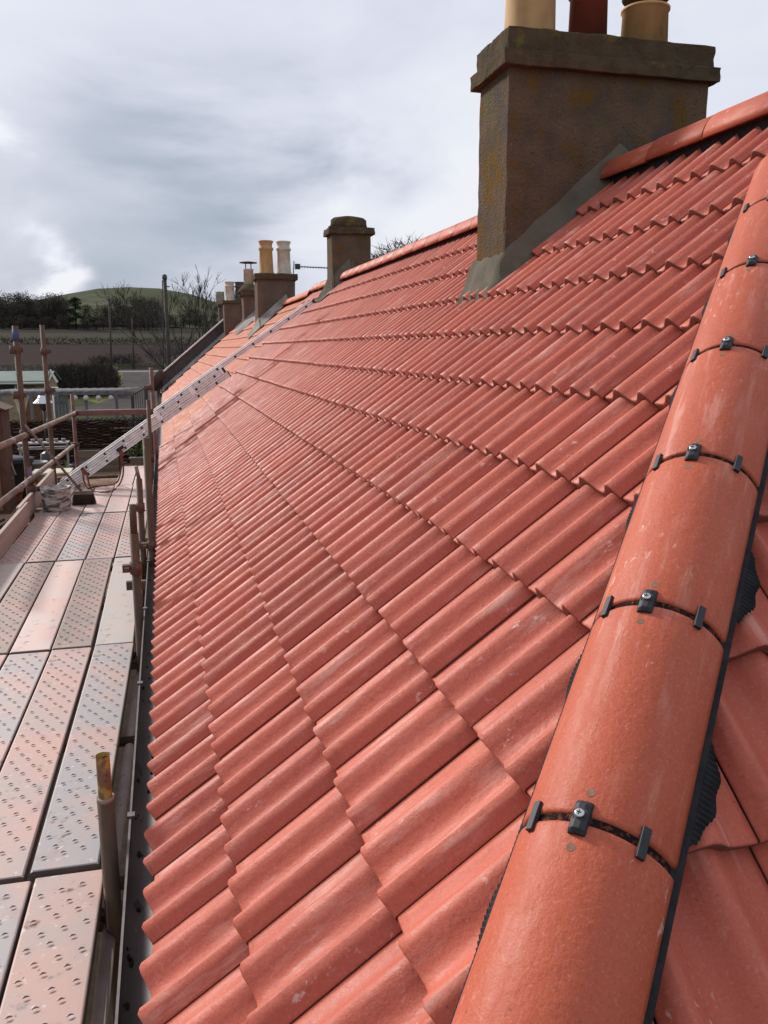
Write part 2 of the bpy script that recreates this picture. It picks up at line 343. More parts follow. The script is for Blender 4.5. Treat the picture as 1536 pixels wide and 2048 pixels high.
# ------------------------------------------------------------------ roof geometry
TH = R(41.1); G = .345; X0, Z0 = -.405*G, -4.40*G
cT, sT, tT = math.cos(TH), math.sin(TH), math.tan(TH)
XR = 2.84; ZR = Z0 + (XR - X0)*tT                     # ridge
RAT = .961; YC = .309                                    # hip corner and plan ratio
YA = YC + (XR - X0)/RAT                                # ridge start (apex)
TW = .295
KS = [.17, 1, 2, 3, 4, 5, 6, 7.03, 8.08, 9.16, 10.28, 11.7]      # measured course lines
GND = -4.0
NOFF = -.035
def frame_main(s, y, n):
    n += NOFF
    return Vector((X0 + s*cT - n*sT, y, Z0 + s*sT + n*cT))
THE = math.atan(tT*RAT); cE, sE = math.cos(THE), math.sin(THE); GE = G*sT/sE
def frame_end(s, x, n):
    n += NOFF
    return Vector((x, YC + s*cE - n*sE, Z0 + s*sE + n*cE))
def prof(u):
    # u = 0 far edge, 1 near edge (overlapping roll)
    def bump(c, wd):
        d = abs(u-c)/wd
        return 0 if d >= 1 else (.5+.5*math.cos(math.pi*d))
    z = .043*max(bump(.385, .25), bump(.88, .245 if u < .88 else .150))**1.25
    if u < .012: z -= .003
    return z
def tiles(mb, frame, gauge, rows, rng, ncol, yfn, width=TW, sgn=1, dark=None, seed=1, rough=1.0, cols=None, uvs=None):
    rnd = random.Random(seed)
    us = [0, .012]+[i/ncol for i in range(1, ncol)]+[.985, 1.0]
    for k in rows:
        for j in rng(k):
            y0 = yfn(k, j); jn = rnd.gauss(0, .0008)*rough; js = rnd.gauss(0, .0018)*rough; yaw = rnd.gauss(0, .0025)*rough
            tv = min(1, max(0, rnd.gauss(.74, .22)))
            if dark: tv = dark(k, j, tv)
            g_ = (KS[k+1]-KS[k])*gauge; s0 = KS[k]*gauge + js - .004; step = .034
            rowsS = [(s0+.002, -.028, 1), (s0-.0005, -.009, 1), (s0, -.003, 0), (s0+.004, 0.0, 0), (s0+.03, 0, 0), (s0+g_*.5, 0, 0), (s0+g_+.045, 0, 0)]
            n0 = len(mb.v); W = len(us)
            oy = rnd.random()*40
            for (ss, dn, _f) in rowsS:
                for u in us:
                    fr = (ss-s0)/g_
                    yy = y0 + sgn*width*(1-u) + sgn*(ss-s0)*yaw
                    if u == 0: yy -= sgn*.004
                    nn = step*(1-fr) + prof(u)*(1 if dn > -.01 else .92) + dn + jn
                    
                    mb.v.append(frame(ss, yy, nn)); cols.append(tv); uvs.append((yy+oy, ss+oy*.37))
            # near-side lip
            base = len(mb.v)
            for (ss, dn, _f) in rowsS:
                fr = (ss-s0)/g_; yy = y0 + sgn*(ss-s0)*yaw
                mb.v.append(frame(ss, yy+sgn*.001, step*(1-fr)-.004)); cols.append(tv*.4); uvs.append((yy+oy, ss))
            for r in range(len(rowsS)-1):
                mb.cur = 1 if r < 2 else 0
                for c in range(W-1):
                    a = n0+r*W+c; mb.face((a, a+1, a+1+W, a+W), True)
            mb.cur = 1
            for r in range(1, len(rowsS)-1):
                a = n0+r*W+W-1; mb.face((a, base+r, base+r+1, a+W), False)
            mb.cur = 0
def cut(ob, co, no):
    bm = bmesh.new(); bm.from_mesh(ob.data)
    bmesh.ops.bisect_plane(bm, geom=bm.verts[:]+bm.edges[:]+bm.faces[:], plane_co=co, plane_no=no, clear_outer=True)
    bm.to_mesh(ob.data); bm.free()
YPH = 1.673 - 20*TW                                    # joint phase
def verge(k): return 13.25 + max(0, k-1)*.295
def vj(k): return int(round((verge(k)-YPH)/TW))
house = tag(empty('cottage', (2.72, 9, GND)), 'near cottage with a new red tiled hipped roof beside the scaffold', 'house')
c_, u_ = [], []
mb = MB()
def rng_main(k):
    s = k*G; ylo = YC + (s*cT)/RAT - .5
    return range(int((ylo-YPH)/TW)-1, vj(k))
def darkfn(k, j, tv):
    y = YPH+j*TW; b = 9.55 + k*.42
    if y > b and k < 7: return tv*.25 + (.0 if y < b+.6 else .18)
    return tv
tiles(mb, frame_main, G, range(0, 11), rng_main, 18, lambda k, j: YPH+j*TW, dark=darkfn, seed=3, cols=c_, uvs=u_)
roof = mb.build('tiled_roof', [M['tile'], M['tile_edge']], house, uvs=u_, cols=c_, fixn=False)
hb = house.location
hipn = Vector((1, -RAT, 0)).normalized()
cut(roof, Vector((X0, YC, 0)), hipn); cut(roof, Vector((XR, 0, 0)), Vector((1, 0, 0)))
# hip-end slope
c_, u_ = [], []; mb = MB()
def rng_end(k):
    x0 = X0 + k*GE*cE*RAT - .35; x1 = 2*XR - X0 - k*GE*cE*RAT + .1
    return range(int(x0/TW)-1, int(x1/TW)+1)
tiles(mb, frame_end, GE, range(0, 11), rng_end, 18, lambda k, j: .08+j*TW, seed=9, cols=c_, uvs=u_)
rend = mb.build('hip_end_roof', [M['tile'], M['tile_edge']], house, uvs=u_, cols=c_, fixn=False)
cut(rend, Vector((X0, YC, 0)), -hipn)
cut(rend, Vector((2*XR-X0, YC, 0)), Vector((1, RAT, 0)).normalized())
# rear slope and underlay, walls
mb = MB(); t = .03
YE = 17.4
mb.prism([(XR, YA, ZR), (2*XR-X0, YC, Z0), (2*XR-X0, YE, Z0), (XR, YE, ZR)], (-.02, 0, -.03)); mb.build('rear_roof', M['tile_pale'], house)
mb = MB(); e = -.02
mb.prism([(X0+.10, YC+.06, Z0-.03), (XR, YA+.02, ZR-.12), (XR, 17.0, ZR-.12), (X0+.10, 13.2, Z0-.03)], (0, 0, -.03))
mb.prism([(X0+.08, YC+.08, Z0-.04), (2*XR-X0-.08, YC+.08, Z0-.04), (XR, YA+.04, ZR-.13)], (0, 0, -.03)); mb.build('roof_underlay', M['fascia'], house)
mb = MB(); mb.box((.10, YC+.25, GND), (2*XR-.10, 14.0, Z0-.08)); mb.build('wall', M['wall'], house)
mb = MB(); mb.box((X0+.075, YC+.06, Z0-.20), (X0+.098, 13.2, Z0-.055)); mb.box((X0+.09, YC+.06, Z0-.20), (2*XR-X0-.1, YC+.085, Z0-.005)); mb.build('fascia_board', M['fascia'], house)

# gutter
def gutter(parent, y0, y1, brackets, r=.058):
    gx, gz = X0+.018, Z0-.035
    mb = MB(); n = 12; ys = [y0+(y1-y0)*i/40 for i in range(41)]
    for rr in (r, r-.004):
        for y in ys:
            for i in range(n+1):
                a = math.pi + math.pi*i/n; mb.v.append(Vector((gx+rr*math.cos(a), y, gz+rr*math.sin(a)*.95)))
    K = (n+1); T = K*len(ys)
    for q in (0, 1):
        for i in range(len(ys)-1):
            for j in range(n):
                a = q*T+i*K+j; mb.face((a, a+1, a+1+K, a+K), True)
    g = mb.build('gutter', M['gutter'], parent)
    mb = MB(); mb.box((gx-r-.004, y0, gz-.006), (gx-r+.003, y1, gz+.006)); mb.box((gx+r-.003, y0, gz-.006), (gx+r+.004, y1, gz+.004)); mb.build('gutter_rim', M['gutter_rim'], g)
    for y in brackets:
        mb = MB(); mb.box((gx-r-.010, y-.014, gz-.022), (gx-r-.004, y+.014, gz+.012)); mb.box((gx-r-.010, y-.014, gz+.007), (gx-r+.014, y+.014, gz+.013)); mb.build('gutter_bracket', M['gutter_rim'], g)
    mb = MB(); rnd = random.Random(4)
    for i in range(46):
        y = rnd.uniform(1.6, 6.5); a = math.pi*rnd.uniform(1.12, 1.75); rr = r-.006
        c = Vector((gx+rr*math.cos(a), y, gz+rr*math.sin(a)*.95)); q = rnd.uniform(.003, .012)*(1.6 if rnd.random() < .15 else 1)
        mb.lathe(c, [(q, 0), (q*.8, q*.35), (q*.3, q*.5)], 7, sx=.7, sy=rnd.uniform(.8, 2))
    tag(mb.build('gutter_debris', M['dirt'], g), kind='stuff')
    return g
gutter(house, YC-.2, 13.2, [1.55, 2.72, 3.9, 5.1, 6.3, 7.5, 8.7, 9.9, 11.1, 12.3])
# eave comb / felt strip seen behind tile tips
mb = MB(); mb.box((X0+.045, YC, Z0-.05), (X0+.09, 13.2, Z0-.035)); mb.build('eaves_strip', M['fascia'], house)

# ------------------------------------------------------------------ hip tiles
hd = Vector((RAT, 1, tT*RAT)).normalized(); hw = Vector((1, -RAT, 0)).normalized(); hn = hw.cross(hd).normalized()
if hn.z < 0: hn = -hn
H0 = Vector((X0, YC, Z0))
PIT = .4842; T0 = 1.345
HWID, HAP, HEDGE = .130, .098, .002
def arc(a, rr=0.0):      # a in -1..1 -> lateral, normal ; shallow barrel
    ang = a*R(74); x = math.sin(ang)/math.sin(R(74)); y = (math.cos(ang)-math.cos(R(74)))/(1-math.cos(R(74)))
    return x*(HWID-rr), HEDGE + y*(HAP-HEDGE) - rr*.9
def hip_tile(t0, t1, name, parent, NA=26):
    mb = MB(); cc = []; uu = []
    rows = [(t0+.000, .005), (t0+.003, .0012), (t0+.008, 0)] + [(t0+(t1-t0)*i/6, 0) for i in range(1, 6)] + [(t1-.008, 0), (t1-.003, .0012), (t1, .005)]
    off = random.random()*50
    for q in (0, 1):
        for (tt, dr) in rows:
            for i in range(NA+1):
                a = -1+2*i/NA; x, y = arc(a, dr + q*.014)
                mb.v.append(H0 + hd*tt + hw*x + hn*y); cc.append(.9); uu.append((a*.18+off, tt+off))
    K = NA+1; T = K*len(rows)
    for q in (0, 1):
        for r in range(len(rows)-1):
            for c in range(NA):
                a = q*T+r*K+c; mb.face((a, a+1, a+1+K, a+K), True)
    mb.cur = 1
    for r in (0, len(rows)-1):
        for c in range(NA):
            a = r*K+c; mb.face((a, a+1, a+1+T, a+T))
    for r in range(len(rows)-1):
        for c in (0, NA):
            a = r*K+c; mb.face((a, a+K, a+K+T, a+T))
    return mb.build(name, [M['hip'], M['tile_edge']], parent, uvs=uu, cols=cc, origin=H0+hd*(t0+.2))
def hobox(mb, t, x, y, lt, lx, ly, ang=0, tp=1.0):
    u = hw*math.cos(ang) - hn*math.sin(ang); n = hn*math.cos(ang) + hw*math.sin(ang)
    mb.obox(H0 + hd*t + hw*x + hn*y, u*lx, hd*lt, n*ly, tp)
joints = [T0 + PIT*i for i in range(-2, 6)]
for i, tj in enumerate(joints):
    ht = hip_tile(tj+.007, tj+PIT-.007, 'hip_tile', house)
    # dark union band under the joint at the lower end of this tile
    mb = MB(); K = 31; rnd = random.Random(i)
    for tt in (tj-.0085, tj+.0085):
        for k in range(K):
            x, y = arc(-1+2*k/(K-1), .006); mb.v.append(H0+hd*tt+hw*x+hn*(y+rnd.uniform(-.001, .001)))
    for k in range(K-1): mb.face((k, k+1, k+1+K, k+K), True)
    mb.build('joint_band', M['band'], ht)
    # side clips
    for a in (-.60, .52):
        x, y = arc(a); ang = R(74)*a*.86
        mb = MB(); hobox(mb, tj+rnd.uniform(-.002, .002), x, y+.003, .027, .0075, .005, ang); mb.build('side_clip', M['black'], ht, bevel=.0012)
    # centre clip with ridge-shaped body, screw and old holes
    a = -.07; x, y = arc(a); ang = R(74)*a*.8
    mb = MB(); cu = hw*math.cos(ang)-hn*math.sin(ang); cn = hn*math.cos(ang)+hw*math.sin(ang); cc = H0+hd*tj+hw*x+hn*y
    for sgn in (1,):
        n0 = len(mb.v)
        secs = [(-.038, .006), (-.030, .013), (.024, .013), (.036, .005)]
        for (q, hh) in secs:
            for (ux, uz) in ((-.019, -.004), (-.017, hh*.55), (-.007, hh), (.007, hh), (.017, hh*.55), (.019, -.004)):
                mb.v.append(cc + cu*ux*.80 + hd*q*.80 + cn*uz)
        for r in range(3):
            for c in range(5): a0 = n0+r*6+c; mb.face((a0, a0+1, a0+7, a0+6))
        mb.face([n0+c for c in range(6)]); mb.face([n0+18+c for c in range(6)])
    cl = mb.build('centre_clip', M['black'], ht, bevel=.0012)
    mb = MB(); mb.tube([cc+cn*.012, cc+cn*.0165, cc+cn*.0185], [.0085, .0085, .0055], 16); mb.cur = 1
    mb.obox(cc+cn*.0187, cu*.0040, hd*.0010, cn*.0004); mb.obox(cc+cn*.0187, cu*.0010, hd*.0040, cn*.0003)
    mb.tube([cc+cn*.0105, cc+cn*.0125], [.0125, .0125], 16)
    mb.build('clip_screw', [M['steel'], M['black']], ht)
    for q in (-.052, .048):
        mb = MB()
        x2, y2 = arc(a+.02 if q > 0 else a-.01); mb.tube([H0+hd*(tj+q)+hw*x2+hn*(y2-.001), H0+hd*(tj+q)+hw*x2+hn*(y2+.0006)], [.0075, .0075], 12)
        mb.build('old_screw_hole', M['stain'], ht)
# membrane: flat black flange both sides + pleated skirt following the tiles
def skirt(side, wfun, name):
    mb = MB(); K = int(3.9/.0055); t0 = .15
    for i in range(K):
        t = t0+i*.0055; z = .0042*(1 if i % 2 else -1); wd = wfun(t)
        x0 = side*(HWID-.012); x1 = side*(HWID+.004); x2 = side*(HWID+wd)
        for (x, y) in ((x0, HEDGE+.004), (x1, HEDGE-.006+z*.3), (x2, HEDGE-.006-wd*.80+z)):
            mb.v.append(H0+hd*t+hw*x+hn*y)
    for i in range(K-1):
        for c in range(2): a = i*3+c; mb.face((a, a+1, a+4, a+3))
    return mb.build(name, M['rubber'], house)
def wr(t):
    q = ((t-.905)/.5) % 1.0
    return .006 + .030*max(0, math.sin(math.pi*min(1, q/.42)))**.6*(1 if q < .42 else 0) + .003*math.sin(t*90)
def wl(t):
    q = ((t-.62)/.50) % 1.0
    return .003 + .010*max(0, math.sin(math.pi*min(1, q/.30)))*(1 if q < .30 else 0)
skirt(1, wr, 'pleated_skirt'); skirt(-1, wl, 'pleated_skirt')
mb = MB()
mb.obox(H0+hd*2.1+hw*(HWID+.004)+hn*(HEDGE-.006), hw*.006, hd*1.95, hn*.004)
mb.obox(H0+hd*2.1-hw*(HWID-.006)+hn*(HEDGE-.008), hw*.007, hd*1.95, hn*.003)
mb.build('membrane_flange', M['rubber'], house)

# ------------------------------------------------------------------ ridge tiles
def ridge_run(parent, y0, y1, xr=XR, zr=ZR, L_=.45, mt='hip', r=.150, drop=.0):
    n = max(1, int(round((y1-y0)/L_))); Ls = (y1-y0)/n
    for i in range(n):
        a, b = y0+i*Ls+.004, y0+(i+1)*Ls-.004
        mb = MB(); cc = []; uu = []; NA = 12; dz = random.gauss(0, .003)+drop*(a-y0)
        off = random.random()*30
        ys = [a, a+.004, (a+b)/2, b-.004, b]
        for q in (0, 1):
            for m_, y in enumerate(ys):
                rr = r - (.003 if m_ in (0, 4) else 0) - q*.014
                for k in range(NA+1):
                    an = R(-88)+R(176)*k/NA
                    mb.v.append(Vector((xr+rr*math.sin(an)*1.02, y, zr-.045+rr*math.cos(an)+dz))); cc.append(.85); uu.append((an*.1+off, y+off))
        K = NA+1; T = K*5
        for q in (0, 1):
            for m_ in range(4):
                for k in range(NA): v = q*T+m_*K+k; mb.face((v, v+1, v+1+K, v+K), True)
        mb.cur = 1
        for m_ in (0, 4):
            for k in range(NA): v = m_*K+k; mb.face((v, v+1, v+1+T, v+T))
        for m_ in range(4):
            for k in (0, NA): v = m_*K+k; mb.face((v, v+K, v+K+T, v+T))
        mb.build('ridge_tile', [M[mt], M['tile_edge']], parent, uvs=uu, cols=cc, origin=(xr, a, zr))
ridge_run(house, YA+.05, 5.03); ridge_run(house, 5.56, 13.2); ridge_run(house, 13.62, 15.8, drop=-.004)
mb = MB(); mb.box((XR-.10, YA, ZR-.13), (XR+.10, 15.8, ZR-.035)); mb.build('ridge_membrane', M['rubber'], house)

# ------------------------------------------------------------------ chimneys
def roofz(x): return ZR - abs(x-XR)*tT
def pot(parent, x, y, z0, r, h, mt, style=0, seg=24):
    if style == 0: pf = [(r*1.02, 0), (r, .02), (r*.93, h*.80), (r*.93, h*.82), (r*1.05, h*.84), (r*1.06, h*.90), (r*.95, h*.91), (r*.95, h), (r*.78, h), (r*.78, h*.8)]
    elif style == 1: pf = [(r*1.1, 0), (r*1.1, .04), (r, .08), (r*.90, h*.70), (r*1.05, h*.74), (r*1.05, h*.79), (r*.90, h*.81), (r*.88, h*.9), (r*1.05, h*.97), (r*1.05, h), (r*.8, h), (r*.8, h*.8)]
    else: pf = [(r, 0), (r*.95, h*.93), (r*1.02, h*.94), (r*1.02, h), (r*.8, h), (r*.8, h*.8)]
    mb = MB(); mb.lathe((x, y, z0), pf, seg); return mb.build('chimney_pot', mt, parent, origin=(x, y, z0))
def rough_box(mb, a, b, nd=6, amp=.006, seed=1):
    # box with subdivided, slightly uneven faces and chipped edges
    rnd = random.Random(seed); bm = bmesh.new(); bmesh.ops.create_cube(bm, size=1)
    ctr = (Vector(a)+Vector(b))/2; sz = Vector(b)-Vector(a)
    bmesh.ops.subdivide_edges(bm, edges=bm.edges[:], cuts=nd, use_grid_fill=True)
    n0 = len(mb.v)
    for v in bm.verts:
        e_ = sum(1 for q in v.co if abs(abs(q)-.5) < 1e-4)
        p = Vector((ctr.x+v.co.x*sz.x, ctr.y+v.co.y*sz.y, ctr.z+v.co.z*sz.z))
        q = p*5 + Vector((seed*7.3, 0, 0)); q2 = p*22
        inward = 2.2 if e_ >= 2 else 1.0
        p += mnoise.noise_vector(q)*amp*.9 + mnoise.noise_vector(q2)*amp*.6
        if e_ >= 2: p += (ctr-p).normalized()*amp*abs(mnoise.noise(q2*.8))*2.0
        mb.v.append(p)
    for f in bm.faces: mb.face([n0+v.index for v in f.verts])
    bm.free()
# big chimney
ch = MB(); rough_box(ch, (2.075, 5.05, -.15), (3.435, 5.53, 1.665), 24, .006, 2)
big = ch.build('chimney', M['harl'], house, origin=(2.75, 5.3, 1)); tag(big, 'large harled chimney stack')
mb = MB(); rough_box(mb, (2.026, 4.999, 1.65), (3.484, 5.581, 1.735), 18, .006, 3); mb.build('drip_course', M['cap'], big)
mb = MB(); rough_box(mb, (2.055, 5.03, 1.735), (3.455, 5.55, 1.865), 18, .006, 5); mb.lathe((2.35, 5.29, 1.872), [(.26, 0), (.2, .035), (.16, .05)], 16, sy=.8)
mb.lathe((2.75, 5.29, 1.872), [(.30, 0), (.2, .045), (.14, .06)], 16, sy=.7); mb.lathe((3.16, 5.29, 1.872), [(.26, 0), (.2, .03), (.15, .045)], 16, sy=.8); mb.build('cap', M['cap'], big)
pot(big, 2.305, 5.29, 1.89, .158, .62, M['buff'], 0, 32); pot(big, 2.70, 5.29, 1.90, .122, .30, M['redpot'], 2, 32); pot(big, 3.10, 5.29, 1.885, .150, .25, M['buff'], 2, 32)
for x, z, r in ((2.70, 2.165, .125), (3.10, 2.185, .142)):
    mb = MB(); mb.lathe((x, 5.29, z), [(r, 0), (r*1.06, .01), (r*1.06, .045), (r*.95, .06), (r*.95, .10), (r*.8, .10)], 24); mb.build('pot_collar', M['collar'], big)
# mortar fillets: front triangle along slope and flared skirt at the bottom
mb = MB()
path = [(2.075, 5.57-.52*i/12, -1, 0) for i in range(12)] + [(2.075, 5.05, -.85, -.5), (2.09, 5.05, -.4, -.9)] + [(2.12+1.32*i/26, 5.05, 0, -1) for i in range(27)]
n0 = len(mb.v); rn_ = random.Random(14)
for i, (x, y, ox, oy) in enumerate(path):
    left = i < 13; fl = (.125 + .012*math.sin(i*2.3)) if left else (.075 if i > 14 else .105)
    ri = (.17 if left else .185) + rn_.gauss(0, .006)
    for f, g in ((1.0, 0.0), (.93, .012), (.62, .028), (.30, .11), (.12, ri*.9), (.02, ri)):
        px_, py_ = x+ox*fl*f, y+oy*fl*f
        zb_ = roofz(px_)-.045 + (.066+.008*math.sin(i*1.7))*(1 if f < .99 else .2)
        mb.v.append(Vector((px_, py_, zb_+g if f > .5 else roofz(x)+g)))
for i in range(len(path)-1):
    for c in range(5): a = n0+i*6+c; mb.face((a, a+1, a+7, a+6), True)
mb.build('mortar_fillet', M['mortar'], big)
# mortar around back side of stack
# second chimney: bare mossy stack with rounded cap on our ridge
Y2 = 13.25
mb = MB(); rough_box(mb, (2.60, Y2, 0), (3.215, Y2+.42, 1.80), 8, .006, 8); ch2 = mb.build('chimney', M['harl'], house, origin=(2.9, Y2+.2, 1)); tag(ch2, 'small mossy chimney stack without pots')
mb = MB(); rough_box(mb, (2.55, Y2-.05, 1.74), (3.275, Y2+.47, 1.84), 8, .012, 9)
mb.lathe((2.91, Y2+.21, 1.84), [(.31, -.02), (.285, .08), (.285, .13), (.24, .165), (.10, .19), (.02, .20)], 20, sy=.75); mb.build('cap', M['cap'], ch2)
mb = MB()
for i in range(8):
    xa = 2.58+i*.06
    mb.prism([(xa, Y2+.02, roofz(xa)), (xa, Y2-.14, roofz(xa)+.02), (xa, Y2-.01, roofz(xa)+.26), (xa, Y2+.02, roofz(xa)+.26)], (.06, 0, .052))
mb.prism([(2.38, Y2-.16, roofz(2.38)+.05), (2.60, Y2-.14, roofz(2.6)+.03), (2.60, Y2, roofz(2.6)+.40), (2.52, Y2+.25, roofz(2.5)+.18), (2.38, Y2+.4, roofz(2.38)+.05)], (.02, 0, -.05))
mb.build('mortar_fillet', M['mortar'], ch2)

# ------------------------------------------------------------------ neighbour
YF = 31.0; DN = .055
nb = tag(empty('terraced_house', (2.72, 22, GND)), 'terraced house next door with a paler orange tiled roof beyond the ladder', 'house')
c_, u_ = [], []; mb = MB()
def frame_nb(s, y, n): return frame_main(s, y, n-DN)
tiles(mb, frame_nb, G, range(0, 11), lambda k: range(vj(k)-1, int((YF-YPH)/TW)), 9, lambda k, j: YPH+j*TW, seed=21, rough=1.5, cols=c_, uvs=u_)
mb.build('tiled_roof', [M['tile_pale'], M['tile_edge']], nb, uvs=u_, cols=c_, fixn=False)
mb = MB()   # open verge edge of the near roof: stepped dark undercloak
for k in range(11):
    y = YPH+vj(k)*TW
    s0, s1 = k*G, (k+1)*G
    p = [frame_main(s0, y, .03), frame_main(s1, y, .008), frame_main(s1, y, -.05), frame_main(s0, y, -.05)]
    mb.prism(p, (0, .03, 0))
    if k: mb.prism([frame_main(s0-.02, y-TW-.02, -.04), frame_main(s0-.02, y+.03, -.04), frame_main(s0-.02, y+.03, -.012), frame_main(s0-.02, y-TW-.02, -.012)], (.01, 0, .01))
mb.build('verge_strip', M['tile_edge'], house)
ridge_run(nb, 16.2, YF, zr=ZR-.06, mt='tile_pale', drop=-.002)
mb = MB(); mb.prism([(XR, 13.6, ZR-.08), (2*XR-X0, 13.6, Z0-.05), (2*XR-X0, YF, Z0-.05), (XR, YF, ZR-.08)], (-.02, 0, -.03)); mb.build('rear_roof', M['tile_pale'], nb)
mb = MB(); mb.prism([(X0+.06, 13.0, Z0-.06), (XR, 15, ZR-.13), (XR, YF, ZR-.13), (X0+.06, YF, Z0-.06)], (0, 0, -.03)); mb.build('roof_underlay', M['fascia'], nb)
mb = MB(); mb.box((.10, 14.003, GND), (2*XR-.1, YF, Z0-.1)); mb.build('wall', M['wall'], nb)
gutter(nb, 13.25, YF, [15, 18, 21, 24, 27])
mb = MB(); mb.prism([(X0-.12, YF, GND), (X0-.12, YF, Z0+.46), (XR, YF, ZR+.50), (2*XR-X0+.1, YF, Z0+.46), (2*XR-X0+.1, YF, GND)], (0, .35, 0)); mb.build('gable_wall', M['slate'], nb)
mb = MB(); mb.prism([(X0-.16, YF-.05, Z0+.465), (X0-.16, YF-.05, Z0+.52), (XR, YF-.05, ZR+.56), (XR, YF-.05, ZR+.505)], (0, .45, 0))
mb.prism([(XR, YF-.05, ZR+.54), (2*XR-X0+.1, YF-.05, Z0+.50), (2*XR-X0+.1, YF-.05, Z0+.465), (XR, YF-.05, ZR+.505)], (0, .45, 0)); mb.build('skew_coping', M['white'], nb)
mb = MB()
for i in range(12):
    xa = X0+i*.24; z = Z0+(xa-X0)*tT-.03
    mb.prism([(xa, YF+.02, z-.02), (xa, YF-random.uniform(.38, .62), z+.02), (xa, YF-.02, z+.15), (xa, YF+.02, z+.15)], (.24, 0, .24*tT))
mb.build('mortar_fillet', M['mortar_old'], nb)
def stack(parent, Y, px0, px1, ytop, ybase, depth, capmat, wallmat, capout=.07, caph=.12, label=None):
    a = atY(px0, ytop, Y); b = atY(px1, ytop, Y); zt = (a.z+b.z)/2
    mb = MB(); rough_box(mb, (a.x, Y, -.3), (b.x, Y+depth, zt), 5, .008, int(Y)); o = mb.build('chimney', wallmat, parent, origin=((a.x+b.x)/2, Y, zt)); 
    if label: tag(o, label)
    mb = MB(); rough_box(mb, (a.x-capout, Y-capout, zt-.02), (b.x+capout, Y+depth+capout, zt+caph), 5, .016, int(Y)+1); mb.build('cap', capmat, o)
    return o, zt+caph
def zat(py, px, Y): return atY(px, py, Y).z
s3, z3 = stack(nb, 20.0, 514, 590, 558, 650, .62, M['cap'], M['sandstone'], .06, .12, label='brown chimney stack with two buff pots')
for px, mt in ((533, M['buff']), (568, M['cream'])):
    p_ = atY(px, 548, 20.3); pot(s3, p_.x, 20.3, z3-.01, .165, .76, mt, 1)
mb = MB(); p0 = atY(590, 533, 20.6); p1 = atY(657, 536, 20.6)
mb.tube([p0, p1], .012, 6); mb.tube([atY(586, 556, 20.6), atY(588, 522, 20.6)], .012, 6)
for i in range(12):
    q = p0.lerp(p1, (i+.5)/12); mb.tube([q+Vector((0, -.12, 0)), q+Vector((0, .12, 0))], .006, 5); mb.tube([q+Vector((0, 0, -.03)), q+Vector((0, 0, .03))], .006, 5)
mb.box((p0.x-.0, 20.55, p0.z-.06), (p0.x+.12, 20.65, p0.z+.06)); mb.build('tv_aerial', M['slate'], s3)
mb = MB()
for i in range(12):
    xa = 2.16+i*.075; z = roofz(xa)-.06
    if xa+.075 < XR+.05: mb.prism([(xa, 20.02, z-.02), (xa, 19.65, z+.04), (xa, 19.97, z+.24), (xa, 20.02, z+.24)], (.075, 0, .065))
mb.prism([(1.90, 19.7, roofz(1.9)-.02), (2.17, 19.65, roofz(2.17)), (2.17, 19.95, roofz(2.17)+.22), (2.1, 20.3, roofz(2.1)+.1), (1.95, 20.4, roofz(1.95))], (.02, 0, -.05))
mb.build('mortar_fillet', M['mortar_old'], s3)
s4, z4 = stack(nb, 25.5, 487, 520, 590, 640, .7, M['cap'], M['sandstone'], .06, .08, label='short chimney stack with a cowled cream pot')
mb = MB(); cxx = atY(500, 580, 25.85).x; mb.lathe((cxx, 25.85, z4-.03), [(.42, 0), (.30, .15), (.20, .26)], 12); mb.build('flaunching', M['cap'], s4)
pot(s4, cxx-.03, 25.85, z4+.18, .15, .50, M['cream'], 2)
mb = MB()
for a in range(4): mb.tube([(cxx-.03+.11*math.cos(a*1.57+.7), 25.85+.11*math.sin(a*1.57+.7), z4+.66), (cxx-.03+.11*math.cos(a*1.57+.7), 25.85+.11*math.sin(a*1.57+.7), z4+.86)], .015, 6)
mb.lathe((cxx-.03, 25.85, z4+.85), [(.26, 0), (.26, .02), (.03, .05)], 16); mb.build('cowl', M['slate'], s4)
mb = MB()
for i in range(10):
    xa = 2.1+i*.075; z = roofz(xa)-.06
    if xa+.075 < XR+.05: mb.prism([(xa, 25.52, z-.02), (xa, 24.9, z+.03), (xa, 25.47, z+.20), (xa, 25.52, z+.26)], (.075, 0, .065))
mb.build('mortar_fillet', M['mortar_old'], s4)
s5, z5 = stack(nb, 30.3, 448, 482, 606, 650, .65, M['cap'], M['sandstone'], .05, .09, label='gable chimney stack with one cream and one sooty pot')
for px, mt, st in ((460, M['cream'], 1), (480, M['sooty'], 1)):
    p_ = atY(px, 600, 30.6); pot(s5, p_.x, 30.6, z5-.02, .165, .66, mt, st)
# next house beyond the gable
fh = tag(empty('stone_house', (3.0, 38, GND)), 'slate roofed house beyond the far gable, only its chimney showing', 'house')
mb = MB(); mb.box((.3, 31.6, GND), (5.2, 44, -1.9)); mb.build('wall', M['wall'], fh)
mb = MB(); mb.prism([(.1, 31.4, -1.95), (2.75, 31.4, .25), (5.4, 31.4, -1.95)], (0, 12.8, 0)); mb.build('slate_roof', M['slate'], fh)
s6, z6 = stack(fh, 36.0, 438, 450, 612, 650, .5, M['cap'], M['sandstone'], .05, .08, label='narrow chimney stack with a single cream pot')
pot(s6, atY(441, 600, 36.2).x, 36.2, z6-.02, .17, .52, M['cream'], 2)
